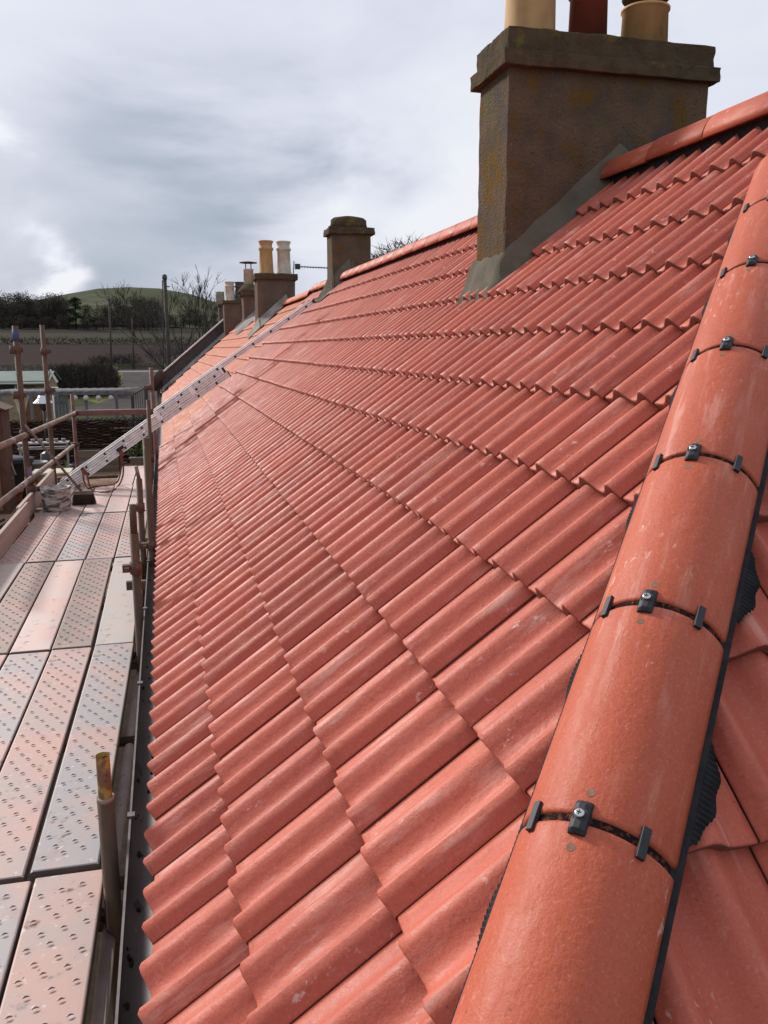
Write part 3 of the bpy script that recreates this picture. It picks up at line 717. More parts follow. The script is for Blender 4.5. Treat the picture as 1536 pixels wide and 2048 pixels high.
# satellite dish on the far gable
dc = atY(316, 761, 30.5)
dish = tag(empty('satellite_dish', dc), 'dark satellite dish on a pole bracket at the far eaves', 'satellite dish')
ax = Vector((-.75, .55, .35)).normalized(); a1 = ax.cross(Vector((0, 0, 1))).normalized(); a2 = a1.cross(ax)
mb = MB(); n0 = 0
for i in range(5):
    r_ = .34*i/4
    for k in range(20):
        th = k*math.pi/10; mb.v.append(dc + (a1*math.cos(th)*1.0 + a2*math.sin(th)*1.15)*max(r_, .01) - ax*(.10-(r_/.34)**2*.10))
for i in range(4):
    for k in range(20): a = i*20+k; b = i*20+(k+1) % 20; mb.face((a, b, b+20, a+20), True)
do = mb.build('dish', M['slate'], dish); so = do.modifiers.new('t', 'SOLIDIFY'); so.thickness = .01
mb = MB(); mb.tube([dc-ax*.1, dc-ax*.2, (X0+.02, dc.y+.3, dc.z-.5)], .02, 6); mb.tube([dc-ax*.06-a2*.3, dc+ax*.35-a2*.15], .012, 6); mb.build('bracket', M['cable'], dish)

# ------------------------------------------------------------------ scaffold
sc = tag(empty('scaffold', (-.8, 6, GND)), 'rusty tube scaffold standing along the eaves with guard rails', 'scaffold')
ZD = -1.76
def coupler(parent, p, axis=Vector((0, 0, 1)), out=Vector((1, 0, 0)), k=1.0):
    mb = MB(); p = Vector(p); axis = axis.normalized()
    mb.tube([p-axis*.035*k, p+axis*.035*k], .036*k, 10); side = axis.cross(out)
    if side.length < .1: side = axis.cross(Vector((0, 1, 0)))
    side.normalize()
    mb.obox(p+out*.045*k, out*.030*k, side*.020*k, axis*.022*k); mb.tube([p+out*.05*k-side*.05*k, p+out*.05*k+side*.05*k], .009*k, 6); mb.obox(p+out*.05*k+side*.045*k, out*.013*k, side*.008*k, axis*.013*k)
    return mb.build('coupler', M['coupler'], parent, origin=p)
def tube(name, a, b, mt, r=.0242, seg=14, hollow=False, parent=None):
    mb = MB(); a, b = Vector(a), Vector(b)
    o_ = a.lerp(b, .5); mb.tube([a, b], r, seg); mb.cur = 1
    d = (b-a).normalized(); mb.tube([b-d*.002, b+d*.0015], r*.78, seg)
    return mb.build(name, [mt, M['dark']], parent or sc, origin=o_)
# inner standards beside the gutter (x pixel, y pixel of the top, distance)
p = atY(205, 1510, 2.62); b0 = atZ(222, 1800, -1.9)
s1_ = tube('standard', (b0.x+.02, 2.70, GND), (p.x, p.y, -1.42), M['rust'], .027); tag(s1_, 'nearest standard with yellow flecked upper length')
mb = MB(); mb.tube([(p.x, p.y, -1.43), p], .0215, 18, caps=False); mb.tube([p, p+Vector((0, 0, -.03))], [.0215, .018], 18, caps=False); mb.tube([p+Vector((0, 0, -.05)), p+Vector((0, 0, -.049))], .019, 18); mb.build('spigot_tube', M['rust_yellow'], s1_)
mb = MB(); mb.tube([(p.x, p.y, -1.425), (p.x, p.y, -1.410)], .0275, 18); mb.build('collar', M['tube_pale'], s1_)
def standard(px, py, Y, mt, r=.0242, lean=None, zb=GND, label=None):
    q = atY(px, py, Y); b = Vector((q.x+(lean or 0), Y, zb)); o_ = tube('standard', b, q, mt, r); 
    if label: tag(o_, label)
    return o_, q, b
sA, qA, bA = standard(268, 1066, 4.95, M['rust'], .026, .0)
tube('spigot_tube', qA, atY(265, 1009, 4.95), M['rust'], .0205, parent=sA)
sB, qB, bB = standard(278, 958, 7.2, M['rust'], .026); tube('spigot_tube', qB, atY(272, 933, 7.2), M['tube_pale'], .016, parent=sB)
sC, qC, bC = standard(292, 876, 6.4, M['rust'], .027)
sD, qD, bD = standard(302, 735, 13.0, M['tube_red'], .030, .02)
sE, qE, bE = standard(296, 800, 10.6, M['rust'], .024)
# outer standards
sP1, q1, b1 = standard(30, 652, 9.9, M['rust'], .032, .02); tag(sP1, 'outer standard with blue taped top')
mb = MB(); mb.tube([q1-Vector((0, 0, .16)), q1-Vector((0, 0, .04))], .034, 14); mb.build('blue_tape', M['tube_blue'], sP1)
mb = MB(); mb.tube([(b1.x, 9.9, -1.72), (b1.x, 9.9, -1.28)], .0335, 14); mb.build('purple_band', M['purple'], sP1)
sP2, q2, b2 = standard(84, 650, 12.3, M['rust'], .031, .02)
sP3, q3, b3 = standard(144, 788, 14.6, M['tube_red'], .030, .01)
XO = b1.x
# guard rails
g1a, g1b = atY(147, 826, 14.5), atY(-120, 946, 6.4)
g1a.x += .03; gr1 = tube('guard_rail', g1b, g1a, M['tube_pale'], .031)
g2a, g2b = atY(147, 891, 14.5), atY(-60, 1054, 6.6); gr2 = tube('guard_rail', g2b, g2a, M['tube_pale'], .029)
gr3a, gr3b = atY(150, 826, 14.5), atY(303, 823, 13.1); mb = MB(); mb.obox((gr3a+gr3b)/2, (gr3b-gr3a)/2, Vector((0, .03, 0)), Vector((0, 0, .045))); tag(mb.build('end_rail', M['tube_red'], sc, bevel=.01), 'red brown end rail')
for st, px, py, Y in ((sP1, 48, 868, 9.9), (sP2, 100, 844, 12.3), (sP3, 147, 828, 14.5), (sP1, 58, 962, 9.9), (sP2, 108, 925, 12.3), (sP3, 147, 890, 14.5), (sP1, 34, 790, 9.9), (sP2, 96, 780, 12.3), (sP1, 28, 700, 9.9), (sP2, 88, 703, 12.3), (sP1, 62, 978, 9.9)):
    coupler(st, atY(px, py, Y), Vector((0, 0, 1)), Vector((1, 0, 0)), 1.25)
for st, px, py, Y in ((sD, 303, 823, 13.0), (sD, 301, 775, 13.0)): coupler(st, atY(px, py, Y), Vector((0, 0, 1)), Vector((-1, 0, 0)), 1.2)
for st, Y, x, zz in ((sA, 4.95, qA.x, -1.25), (sA, 4.95, qA.x, -1.84), (sB, 7.2, qB.x, -1.30), (sB, 7.2, qB.x, -1.62), (sC, 6.4, qC.x, -1.45), (sE, 10.6, qE.x, -1.3), (s1_, 2.70, b0.x+.02, -1.90)):
    coupler(st, (x, Y, zz), Vector((0, 0, 1)), Vector((-1, 0, 0)))
# short flat bracket across the inner standard
mb = MB(); q = atZ(275, 1167, -1.62); mb.box((q.x-.075, q.y-.02, -1.66), (q.x+.085, q.y+.02, -1.60)); mb.build('bracket', M['rust'], sc)
# ledgers and transoms under the deck
tube('ledger', (-.285, .6, -1.925), (-.268, 2.70, -1.925), M['tube_grey'], .0242)
tube('ledger', (-.272, 3.0, -1.90), (-.215, 5.25, -1.90), M['tube_grey'], .0242)
tube('ledger', (-.22, 5.3, -1.92), (-.20, 13.2, -1.92), M['rust'], .0242)
tube('ledger', (XO+.05, .6, -1.93), (XO+.05, 14.8, -1.93), M['rust'], .0242)
for y in (1.4, 2.85, 4.0, 5.2, 6.3, 7.45, 8.5, 9.6, 10.5, 11.5, 13.1):
    tube('transom', (XO-.1, y, -1.878), (-.16, y, -1.878), M['rust'], .0242)
for y in (4.9, 7.2, 9.9): 
    pass

# deck boards: each one a thing
def board(xc, y0, y1, mt, dim, label, wd=.225, yaw=0, dz=0, plain_end=.0, col=0):
    L_ = y1-y0; hw_ = wd/2; th = .042
    o = Vector((xc, (y0+y1)/2, ZD+dz)); mb = MB()
    # folded section: top sheet with rounded shoulders and side flanges
    pf = [(-hw_, -th), (-hw_, -.006), (-hw_+.002, -.002), (-hw_+.007, 0), (hw_-.007, 0), (hw_-.002, -.002), (hw_, -.006), (hw_, -th)]
    ca, sa = math.cos(yaw), math.sin(yaw)
    def P(x, y, z): return Vector((o.x + x*ca - y*sa, o.y + x*sa + y*ca, o.z + z))
    rows = [-L_/2, -L_/2+.004, 0, L_/2-.004, L_/2]
    for r_, y in enumerate(rows):
        for (x, z) in pf: mb.v.append(P(x, y, z - (.003 if r_ in (0, 4) else 0)))
    K = len(pf)
    for r_ in range(4):
        for c in range(K-1):
            a = r_*K+c; mb.cur = 2 if c in (0, K-2) else 0; mb.face((a, a+1, a+1+K, a+K), c not in (0, 3, K-2))
    mb.cur = 2
    for r_ in (0, 4): mb.face([r_*K+c for c in range(K)])
    if dim:
        rnd = random.Random(int(xc*1000)+int(y0*10)); ny = int((L_-.1)/.066)
        for iy in range(ny):
            y0_ = -L_/2+.07+iy*.066
            for ix in range(3):
                x = (ix-1)*.064 + (.016 if iy % 2 else -.016); y = y0_ + ix*.018
                for sg in (-1, 1):                   # two crescent lips with a dark slot inside
                    n0 = len(mb.v); rr = .0108; ns = 7
                    for q in range(ns+1):
                        an = sg*math.pi/2 + R(15) + (q/ns-.5)*R(112)
                        hgt = .0032*math.sin(math.pi*min(1, max(0, (q+.35)/(ns+.7))))
                        for (rad, z) in ((rr-.0035, .0003), (rr-.0005, hgt), (rr+.004, .0003)):
                            mb.v.append(P(x+rad*math.cos(an)*1.05, y+rad*math.sin(an)*.95, z))
                    for q in range(ns):
                        a = n0+q*3
                        mb.cur = 1; mb.face((a, a+1, a+4, a+3)); mb.cur = 0; mb.face((a+1, a+2, a+5, a+4))
    else:
        pass
    b_ = mb.build('scaffold_board', [M[mt], M['slot'], M['bd_side']], None, origin=o, fixn=False)
    tag(b_, label, 'scaffold board', 'steel and timber boards laid on the scaffold deck')
    return b_
RW = {0: 'in nearest row', 1: 'in second row', 2: 'in third row', 3: 'in row before the bucket', 4: 'in row beside the broom', 5: 'in farthest row'}
PW = ['nearest the gutter', 'second from gutter', 'third from gutter', 'fourth from gutter', 'fifth from gutter']
rows = [
 (0, .35, 2.775, -.415, -.418, [('bd_pink', 1), ('bd_grey', 1), ('bd_pink', 1)], R(-1.1)),
 (1, 2.80, 5.10, -.390, -.390, [('bd_grey', 1), ('bd_pink', 1), ('bd_grey', 1), ('bd_pink', 1)], R(-1.1)),
 (2, 5.13, 7.36, -.370, -.370, [('bd_plain', 0), ('bd_brown', 1), ('bd_pale', 0), ('bd_brown', 1), ('bd_plain', 0)], 0),
 (3, 7.39, 9.50, -.362, -.362, [('bd_pink', 1), ('bd_pink', 1), ('bd_grey', 1), ('bd_pink', 1), ('bd_pink', 1)], R(-.4)),
 (4, 9.53, 11.42, -.345, -.345, [('bd_pale', 0), ('bd_pale', 0), ('bd_pale', 0), ('bd_brown', 1), ('bd_grey', 1)], R(-.3)),
 (5, 11.46, 13.35, -.34, -.34, [('bd_pale', 0), ('bd_pale', 0)], R(-.5))]
MW = {'bd_pink': 'pink dusted steel board', 'bd_grey': 'grey steel board with pink stains', 'bd_plain': 'smooth greyish board', 'bd_brown': 'brown dusted steel board', 'bd_pale': 'smooth pale pink board'}
for (ri, y0, y1, xc, _, L_, yw) in rows:
    for i, (mt, dim) in enumerate(L_):
        gap = .236
        x = xc - i*gap - (.008 if ri in (1, 2) and i >= 1 else 0)
        dy = random.uniform(-.012, .012)
        board(x, y0+dy, y1+dy, mt, dim, '%s, %s %s' % (('dimpled ' if dim else '') + MW[mt], PW[i], RW[ri]), yaw=yw, dz=random.uniform(-.004, .003))
# toe boards
tb1 = MB(); a = Vector((-1.455, 6.4, ZD)); 
tb1.obox((-1.442, 7.70, ZD+.095), Vector((.018, 0, 0)), Vector((-.004, 1.55, 0)), Vector((0, 0, .102))); o = tb1.build('toe_board', M['toe'], None, origin=(-1.442, 7.7, ZD), bevel=.003)
tag(o, 'pale timber toe board on edge at the deck side, nearer length', 'toe board', 'timber toe boards')
tb1 = MB(); tb1.obox((-1.475, 10.3, ZD+.10), Vector((.018, 0, 0)), Vector((.0, 1.40, 0)), Vector((0, 0, .105))); o = tb1.build('toe_board', M['toe'], None, origin=(-1.475, 10.3, ZD), bevel=.003)
tag(o, 'greyer timber toe board behind the bucket, ending at the ladder foot', 'toe board', 'timber toe boards')

# ------------------------------------------------------------------ ladder
LY = 11.25
foot = atY(124, 992, LY); foot.z = ZD+.02; foot.x = atY(124, 985, LY).x
top = atY(628, 618, LY+.1); ld = Vector((top.x-foot.x, 0, top.z-foot.z)); LL = ld.length; ld.normalize(); ln = Vector((-ld.z, 0, ld.x))
lad = tag(empty('extension_ladder', foot), 'aluminium triple extension ladder leaning from the deck onto the red roof', 'ladder')
def section(t0, t1, off, width, nm, r0, gap=.28, dep=.060):
    # two stiles with rungs; off = distance along ln
    mbf = MB(); objs = []
    for sd_, yy in ((0, LY-width/2), (1, LY+width/2)):
        mb = MB(); c = foot + ld*((t0+t1)/2) + ln*off; c.y = yy
        h = (t1-t0)/2
        mb.cur = 1; mb.obox(c, ld*h, Vector((0, .010, 0)), ln*(dep/2-.006)); mb.cur = 0
        mb.obox(c+ln*(dep/2-.003), ld*h, Vector((0, .018, 0)), ln*.0045); mb.obox(c-ln*(dep/2-.003), ld*h, Vector((0, .018, 0)), ln*.0045)
        mb.obox(c, ld*(h-.001), Vector((0, .0125, 0)), ln*.004)
        st = mb.build('stile', [M['alu'], M['alu_web']], lad)
        objs.append(st)
        if sd_ == 0:
            t = t0+r0
            while t < t1-.04:
                cc = foot+ld*t+ln*off; cc.y = yy-.0135; mb = MB()
                mb.obox(cc, ld*.013, Vector((0, .003, 0)), ln*.012); mb.build('rung_end', M['alu_dark'], st, origin=cc)
                t += gap
    t = t0+r0
    while t < t1-.04:
        cc = foot+ld*t+ln*off; mb = MB(); a = cc.copy(); a.y = LY-width/2+.011; b = cc.copy(); b.y = LY+width/2-.011
        mb.tube([a, b], .015, 8); mb.build('rung', M['alu'], lad); t += gap
D_ = .082
# px-measured extents along the ladder as fractions
def tl(px, py): q = atY(px, py, LY); return (q-foot).dot(ld)
tA1 = tl(455, 748); tC0 = tl(318, 836)
section(0.02, tA1, -D_*.75+.03, .50, 'base', .11)
section(0.0, tA1-.03, D_*.25+.03, .44, 'middle', .16)
section(tC0, LL, D_*1.22+.0, .385, 'top', .13)
mb = MB()
for off, t in ((-D_*.75+.03, tA1), (D_*.25+.03, tA1-.02)):
    c = foot+ld*t+ln*off; c.y = LY-.24; mb.obox(c, ld*.014, Vector((0, .018, 0)), ln*.036)
c = foot+ld*LL+ln*(D_*1.2); c.y = LY-.19; mb.obox(c, ld*.02, Vector((0, .016, 0)), ln*.032)
for off in (-D_*.7+.03, D_*.25+.03):
    for yy in (LY-.25, LY+.25): c = foot+ld*.005+ln*off; c.y = yy; mb.obox(c, ld*.03, Vector((0, .02, 0)), ln*.036)
mb.build('end_cap', M['black'], lad)
mb = MB()
for t in (tA1-.03, tC0+.02, tA1-.5):
    c = foot+ld*t+ln*(D_*.75); c.y = LY-.235; mb.obox(c, ld*.03, Vector((0, .012, 0)), ln*.05)
mb.build('guide_bracket', M['alu'], lad)

# red strap round the ladder, trailing on the deck
def ribbon(pts, wdt=.020, th=.003, name='strap', mt=None, subdiv=5):
    P_ = []
    n = len(pts)
    for i in range(n-1):
        p0, p1, p2, p3 = [Vector(pts[max(0, min(n-1, i+k))]) for k in (-1, 0, 1, 2)]
        for s_ in range(subdiv):
            t = s_/subdiv; P_.append(.5*((2*p1)+(-p0+p2)*t+(2*p0-5*p1+4*p2-p3)*t*t+(-p0+3*p1-3*p2+p3)*t**3))
    P_.append(Vector(pts[-1])); mb = MB()
    for i, p in enumerate(P_):
        tg = (P_[min(i+1, len(P_)-1)]-P_[max(0, i-1)]).normalized()
        sd_ = tg.cross(Vector((.25*math.sin(i*.55), -1, .35*math.sin(i*.3)))).normalized(); nn = tg.cross(sd_)
        for a, b in ((-1, -1), (1, -1), (1, 1), (-1, 1)): mb.v.append(p+sd_*a*wdt/2+nn*b*th/2)
    for i in range(len(P_)-1):
        for k in range(4): a = i*4+k; b = i*4+(k+1) % 4; mb.face((a, b, b+4, a+4), True)
    mb.face((0, 1, 2, 3)); return mb
def dk(px, py, dz=.012): q = atZ(px, py, ZD); q.z = ZD+dz; return q
strap = tag(empty('ratchet_strap', dk(190, 985)), 'red webbing strap looped over the ladder and trailing on the deck', 'strap')
yb = LY-.275
ribbon([atY(165, 938, yb), atY(168, 962, yb-.03), dk(176, 978), dk(190, 975), dk(212, 973), atY(232, 966, 10.9), atY(240, 950, 11.0), atY(243, 925, yb), atY(239, 903, yb)]).build('webbing', M['strap'], strap)
ribbon([atY(174, 945, yb), atY(178, 968, yb-.02), dk(186, 983), dk(205, 986), dk(225, 983), dk(238, 972), atY(246, 950, 11.1), atY(246, 925, yb), atY(243, 908, yb)]).build('webbing', M['strap'], strap)
mb = MB()
for px, py in ((168, 942), (242, 905)):
    c = atY(px, py, yb); mb.obox(c, ld*.022, Vector((0, .010, 0)), ln*.050); 
mb.build('loop', M['strap'], strap)
mb = MB(); c = atY(240, 897, yb); mb.obox(c, ld*.05, Vector((0, .02, 0)), ln*.018); mb.build('buckle', M['black'], strap)

# ------------------------------------------------------------------ bucket and broom
bc = dk(111, 1024, .002); bc.y += .14
bk = tag(empty('bucket', bc), 'round white bucket smeared with grey mortar standing on the deck', 'bucket')
mb = MB(); mb.lathe(bc, [(.144, 0), (.148, .01), (.151, .12), (.152, .20), (.158, .203), (.158, .215), (.154, .218), (.156, .245), (.162, .248), (.162, .256), (.150, .256), (.146, .20), (.132, .02)], 36); mb.build('bucket_body', M['bucket'], bk)
mb = MB(); mb.tube([bc+Vector((.162*math.cos(a), .162*math.sin(a), .20-.09*math.sin((a-3.3)/2.9*math.pi))) for a in [3.3+2.9*i/14 for i in range(15)]], .003, 6); mb.build('handle', M['steel'], bk)
mb = MB(); mb.tube([bc+Vector((0, 0, .012)), bc+Vector((0, 0, .10))], [.130, .138], 24); mb.build('mortar_residue', M['mortar'], bk)
bh = dk(168, 1010, 0); bh.y += .03
br = tag(empty('broom', bh), 'stiff black bristled broom propped upside against the outer standard', 'broom')
br['label'] = 'stiff dark bristled yard broom standing on the deck, handle leaning on a standard'
mb = MB(); mb.obox(bh+Vector((0, 0, .142)), Vector((.112, 0, 0)), Vector((0, .034, 0)), Vector((0, 0, .022)), .86); mb.build('broom_head', M['wood_grey'], br, bevel=.006)
mb = MB(); rnd = random.Random(5)
mb.obox(bh+Vector((0, 0, .066)), Vector((.118, 0, 0)), Vector((0, .036, 0)), Vector((0, 0, .058)), .88)
for i in range(420):
    x = rnd.uniform(-.108, .108); y = rnd.uniform(-.03, .03); a = bh+Vector((x, y, .122)); e_ = bh+Vector((x*1.2+rnd.gauss(0, .006), y*1.6+rnd.gauss(0, .006), rnd.uniform(0, .01)))
    mb.tube([a, e_], [.0018, .0014], 3, caps=False)
mb.build('bristles', M['bristle'], br)
ha = bh+Vector((-.02, .0, .155)); hb_ = atY(50, 850, 9.84)
mb = MB(); mb.tube([ha, hb_], .014, 10); mb.build('handle', M['wood_grey'], br)

# ------------------------------------------------------------------ ground and landscape
def gh(x, y):
    d = y
    if d < 235: z = GND
    elif d < 430: z = GND + (d-235)*.036
    elif d < 620: z = 3.0 + (d-430)*.062
    else: z = 14.8 + (d-620)*.012
    return z
mb = MB(); xs = [-1500, -700, -400, -250, -160, -100, -60, -30, 0, 30, 80, 150, 300, 700, 1500]; ys = [-60, 0, 20, 60, 120, 180, 235, 260, 300, 350, 400, 430, 480, 540, 620, 800, 1100, 1600, 2600]
for y in ys:
    for x in xs: mb.v.append(Vector((x, y, gh(x, y))))
for i in range(len(ys)-1):
    for j in range(len(xs)-1): a = i*len(xs)+j; mb.face((a, a+1, a+1+len(xs), a+len(xs)), True)
gm = bpy.data.materials.new('fields'); gm.use_nodes = True; t_ = gm.node_tree; gb = t_.nodes['Principled BSDF']; gb.inputs['Roughness'].default_value = 1; gb.inputs['Specular IOR Level'].default_value = .03
geo = t_.nodes.new('ShaderNodeNewGeometry'); sep = t_.nodes.new('ShaderNodeSeparateXYZ'); t_.links.new(geo.outputs['Position'], sep.inputs[0])
nz = t_.nodes.new('ShaderNodeTexNoise'); nz.inputs['Scale'].default_value = .05; nz.inputs['Detail'].default_value = 8; t_.links.new(geo.outputs['Position'], nz.inputs['Vector'])
nf = t_.nodes.new('ShaderNodeTexNoise'); nf.inputs['Scale'].default_value = 1.2; nf.inputs['Detail'].default_value = 6; t_.links.new(geo.outputs['Position'], nf.inputs['Vector'])
ma = t_.nodes.new('ShaderNodeMath'); ma.operation = 'MULTIPLY_ADD'; ma.inputs[1].default_value = 30; t_.links.new(nz.outputs['Fac'], ma.inputs[0]); t_.links.new(sep.outputs['Y'], ma.inputs[2])
rm = t_.nodes.new('ShaderNodeMapRange'); rm.inputs[1].default_value = 0; rm.inputs[2].default_value = 1000; t_.links.new(ma.outputs[0], rm.inputs[0])
rp = t_.nodes.new('ShaderNodeValToRGB'); rp.color_ramp.interpolation = 'LINEAR'; t_.links.new(rm.outputs[0], rp.inputs[0])
els = rp.color_ramp.elements; els[0].position = 0; els[0].color = (.045, .052, .02, 1); els[1].position = 1; els[1].color = (.04, .05, .02, 1)
for ps, cl in ((.235, (.055, .06, .024, 1)), (.255, (.036, .0195, .0165, 1)), (.425, (.030, .018, .016, 1)), (.44, (.050, .046, .028, 1)), (.53, (.055, .047, .032, 1)), (.56, (.022, .02, .014, 1))):
    e_ = els.new(ps); e_.color = cl
mm = t_.nodes.new('ShaderNodeMixRGB'); mm.blend_type = 'MULTIPLY'; mm.inputs[0].default_value = .75; t_.links.new(rp.outputs[0], mm.inputs[1])
r2 = t_.nodes.new('ShaderNodeMapRange'); r2.inputs[1].default_value = .3; r2.inputs[2].default_value = .7; r2.inputs[3].default_value = .40; r2.inputs[4].default_value = 1.05; t_.links.new(nf.outputs['Fac'], r2.inputs[0]); t_.links.new(r2.outputs[0], mm.inputs[2])
t_.links.new(mm.outputs[0], gb.inputs['Base Color'])
tag(mb.build('ground', gm, fixn=False), kind='structure')
# hill
mb = MB(); nx, ny = 60, 24
hc = atY(285, 585, 1500)
for j in range(ny+1):
    for i in range(nx+1):
        x = -1500+3000*i/nx; y = 1000+1400*j/ny
        dx = (x-hc.x)/185; dy = (y-1500)/350; z = 72*math.exp(-(abs(dx)**2.3))*math.exp(-dy*dy)
        dx2 = (x-(hc.x-420))/330; dy2 = (y-1700)/350; z += 62*math.exp(-dx2*dx2)*math.exp(-dy2*dy2)
        z += 4*math.sin(x*.013)*math.sin(y*.01)
        mb.v.append(Vector((x, y, 16+(y-1000)*.010+z)))
for j in range(ny):
    for i in range(nx): a = j*(nx+1)+i; mb.face((a, a+1, a+nx+2, a+nx+1), True)
tag(mb.build('hills', M['hill'], fixn=False), kind='structure')
# yard gravel, lane, road, verge
mb = MB(); mb.poly([(-14, 2, GND+.004), (.1, 2, GND+.004), (.1, 33, GND+.004), (-14, 33, GND+.004)]); tag(mb.build('gravel_yard', M['gravel']), kind='structure')
mb = MB(); mb.poly([(-1.7, .2, GND+.010), (.1, .2, GND+.010), (.1, 14, GND+.010), (-1.7, 14, GND+.010)]); tag(mb.build('ground_shade_sheet', M['soil']), kind='structure')  # dark sheet added to paint the shade on the ground under the deck
def gz(px, py, dz=.008): q = atZ(px, py, GND); q.z = GND+dz; return q
mb = MB(); Ls = [(120, 826), (150, 815), (200, 806), (232, 790), (243, 765), (246, 748), (248, 738)]; Rs = [(312, 826), (312, 815), (313, 806), (314, 790), (318, 765), (324, 748), (330, 738)]
for (a, b) in zip(Ls, Rs): mb.v += [gz(*a), gz(*b)]
for i in range(len(Ls)-1): mb.face((2*i, 2*i+1, 2*i+3, 2*i+2))
tag(mb.build('lane', M['lane']), kind='structure')
mb = MB(); mb.poly([(-90, 158, GND+.012), (60, 158, GND+.012), (60, 166, GND+.012), (-90, 166, GND+.012)]); tag(mb.build('road', M['road']), kind='structure')
mb = MB(); mb.poly([gz(236, 820, .004), gz(140, 790, .004), gz(228, 745, .004), gz(252, 745, .004), gz(246, 775, .004)]); mb.poly([gz(300, 820, .004), gz(306, 775, .004), gz(335, 775, .004), gz(335, 820, .004)]); tag(mb.build('grass_verge', M['grass']), kind='structure')

# twiggy foliage: many thin slivers
def slivers(mb, c, rad, n, ln_=(.3, .8), wd=.03, rnd=random, upb=.6, shell=.0):
    for _ in range(n):
        while True:
            v = Vector((rnd.uniform(-1, 1), rnd.uniform(-1, 1), rnd.uniform(-1, 1)))
            if shell < v.length < 1: break
        p = Vector((c[0]+v.x*rad[0], c[1]+v.y*rad[1], c[2]+v.z*rad[2]))
        d = Vector((rnd.gauss(0, 1)+v.x, rnd.gauss(0, 1)+v.y, rnd.gauss(0, .7)+upb)).normalized()*rnd.uniform(*ln_)
        s_ = d.cross(Vector((rnd.gauss(0, 1), rnd.gauss(0, 1), rnd.gauss(0, 1)))).normalized()*wd
        n0 = len(mb.v); mb.v += [p-s_, p+s_, p+d+s_*.3, p+d-s_*.3]; mb.face((n0, n0+1, n0+2, n0+3))
def wood_tree(h, seed, mt, dens=1500, leaf=.15, name='woodland_tree'):
    rnd = random.Random(seed); root = empty(name, (0, 0, 0)); mb = MB()
    mb.tube([(0, 0, -1), (rnd.uniform(-.3, .3), 0, h*.35), (rnd.uniform(-.5, .5), 0, h*.7)], [h*.022, h*.016, h*.006], 7)
    cl = []
    for i in range(15):
        a = rnd.uniform(0, 6.28); r_ = h*rnd.uniform(.06, .27); z = h*rnd.uniform(.14, .86); p = Vector((r_*math.cos(a), r_*math.sin(a), z)); cl.append((p, h*rnd.uniform(.12, .19)*(1.15-z/h*.35)))
        mb.tube([(0, 0, z*.55), p], [h*.009, h*.002], 5)
    mb.build('trunk', M['trunk'], root)
    mb = MB()
    for p, r_ in cl: slivers(mb, p, (r_*1.15, r_*1.15, r_), dens//13, (h*.03, h*.075), leaf, rnd)
    mb.build('crown', M[mt], root); return root
protos = [wood_tree(20, 11, 'wood_mass'), wood_tree(20, 12, 'wood_mass'), wood_tree(20, 13, 'wood_olive', 1000)]
used = [False]*3; rnd = random.Random(99)
def plant(kind, px, py_top, Y, sx=1.0, label=None, group='bare trees of the far wood', cat='tree'):
    x = atY(px, 650, Y).x; zb = gh(x, Y); zt = atY(px, py_top, Y).z; s_ = (zt-zb)/19.2
    o = protos[kind]
    if used[kind]: o = copy_tree(protos[kind])
    used[kind] = True
    o.location = (x, Y, zb); o.scale = (s_*sx, s_*sx, s_); o.rotation_euler = (0, 0, rnd.uniform(0, 6.28))
    tag(o, label or ('bare grey-brown tree in the far wood', 'bare dark tree in the far wood', 'olive tinged bare tree in the far wood')[kind], cat, group)
for i in range(15): plant(i % 2, -30+i*11.5+rnd.uniform(-3, 3), 590+rnd.uniform(-7, 8)+(0 if i < 9 else 6), 650+rnd.uniform(-25, 25), 1.15)
for i in range(26): plant(rnd.choice((0,1)), -25+i*13.5+rnd.uniform(-4, 4), 636+rnd.uniform(-6, 7), 585+rnd.uniform(-8, 8), 1.6, 'low dark scrubby tree along the edge of the wood')
for i in range(12): plant(i % 2, -25+i*14+rnd.uniform(-3, 3), 606+rnd.uniform(-7, 8), 615, 1.1)
for i in range(6): plant(2, 168+i*11+rnd.uniform(-3, 3), 612+rnd.uniform(-7, 9), 680+rnd.uniform(-25, 25), 1.0)
for i in range(10): plant(rnd.choice((0, 1)), 228+i*10.5+rnd.uniform(-3, 3), 606+rnd.uniform(-8, 8)-(13 if 3 < i < 8 else 0), 660+rnd.uniform(-25, 25), 1.1)
for i in range(9): plant(rnd.choice((0, 1)), 325+i*13+rnd.uniform(-3, 3), 622+rnd.uniform(-6, 8), 620, 1.2)
# dark conifer standing in front of the wood
pr = empty('pine_tree', (0, 0, 0)); mb = MB(); mb.tube([(0, 0, -1), (.3, 0, 9), (0, 0, 17)], [.4, .3, .1], 8)
rn = random.Random(3); cl = []
for i in range(13):
    z = 6+i*1.05; r_ = rn.uniform(1.2, 3.3)*(1.25-z/24); a = rn.uniform(0, 6.28); q = Vector((r_*math.cos(a), r_*math.sin(a), z)); cl.append(q); mb.tube([(0, 0, z-1), q], [.15, .04], 5)
mb.build('trunk', M['trunk'], pr); mb = MB()
for q in cl: slivers(mb, q, (2.3, 2.3, 1.1), 220, (.3, .8), .17, rn, .3)
slivers(mb, (0, 0, 19), (1.8, 1.8, 1.6), 300, (.3, .8), .17, rn, .4)
mb.build('crown', M['pine'], pr); x = atY(152, 650, 575).x; pr.location = (x, 575, gh(x, 575)); s_ = (atY(152, 594, 575).z-gh(x, 575))/20.5; pr.scale = (s_*1.25, s_*1.25, s_)
tag(pr, 'dark pine standing out in front of the bare wood', 'tree')

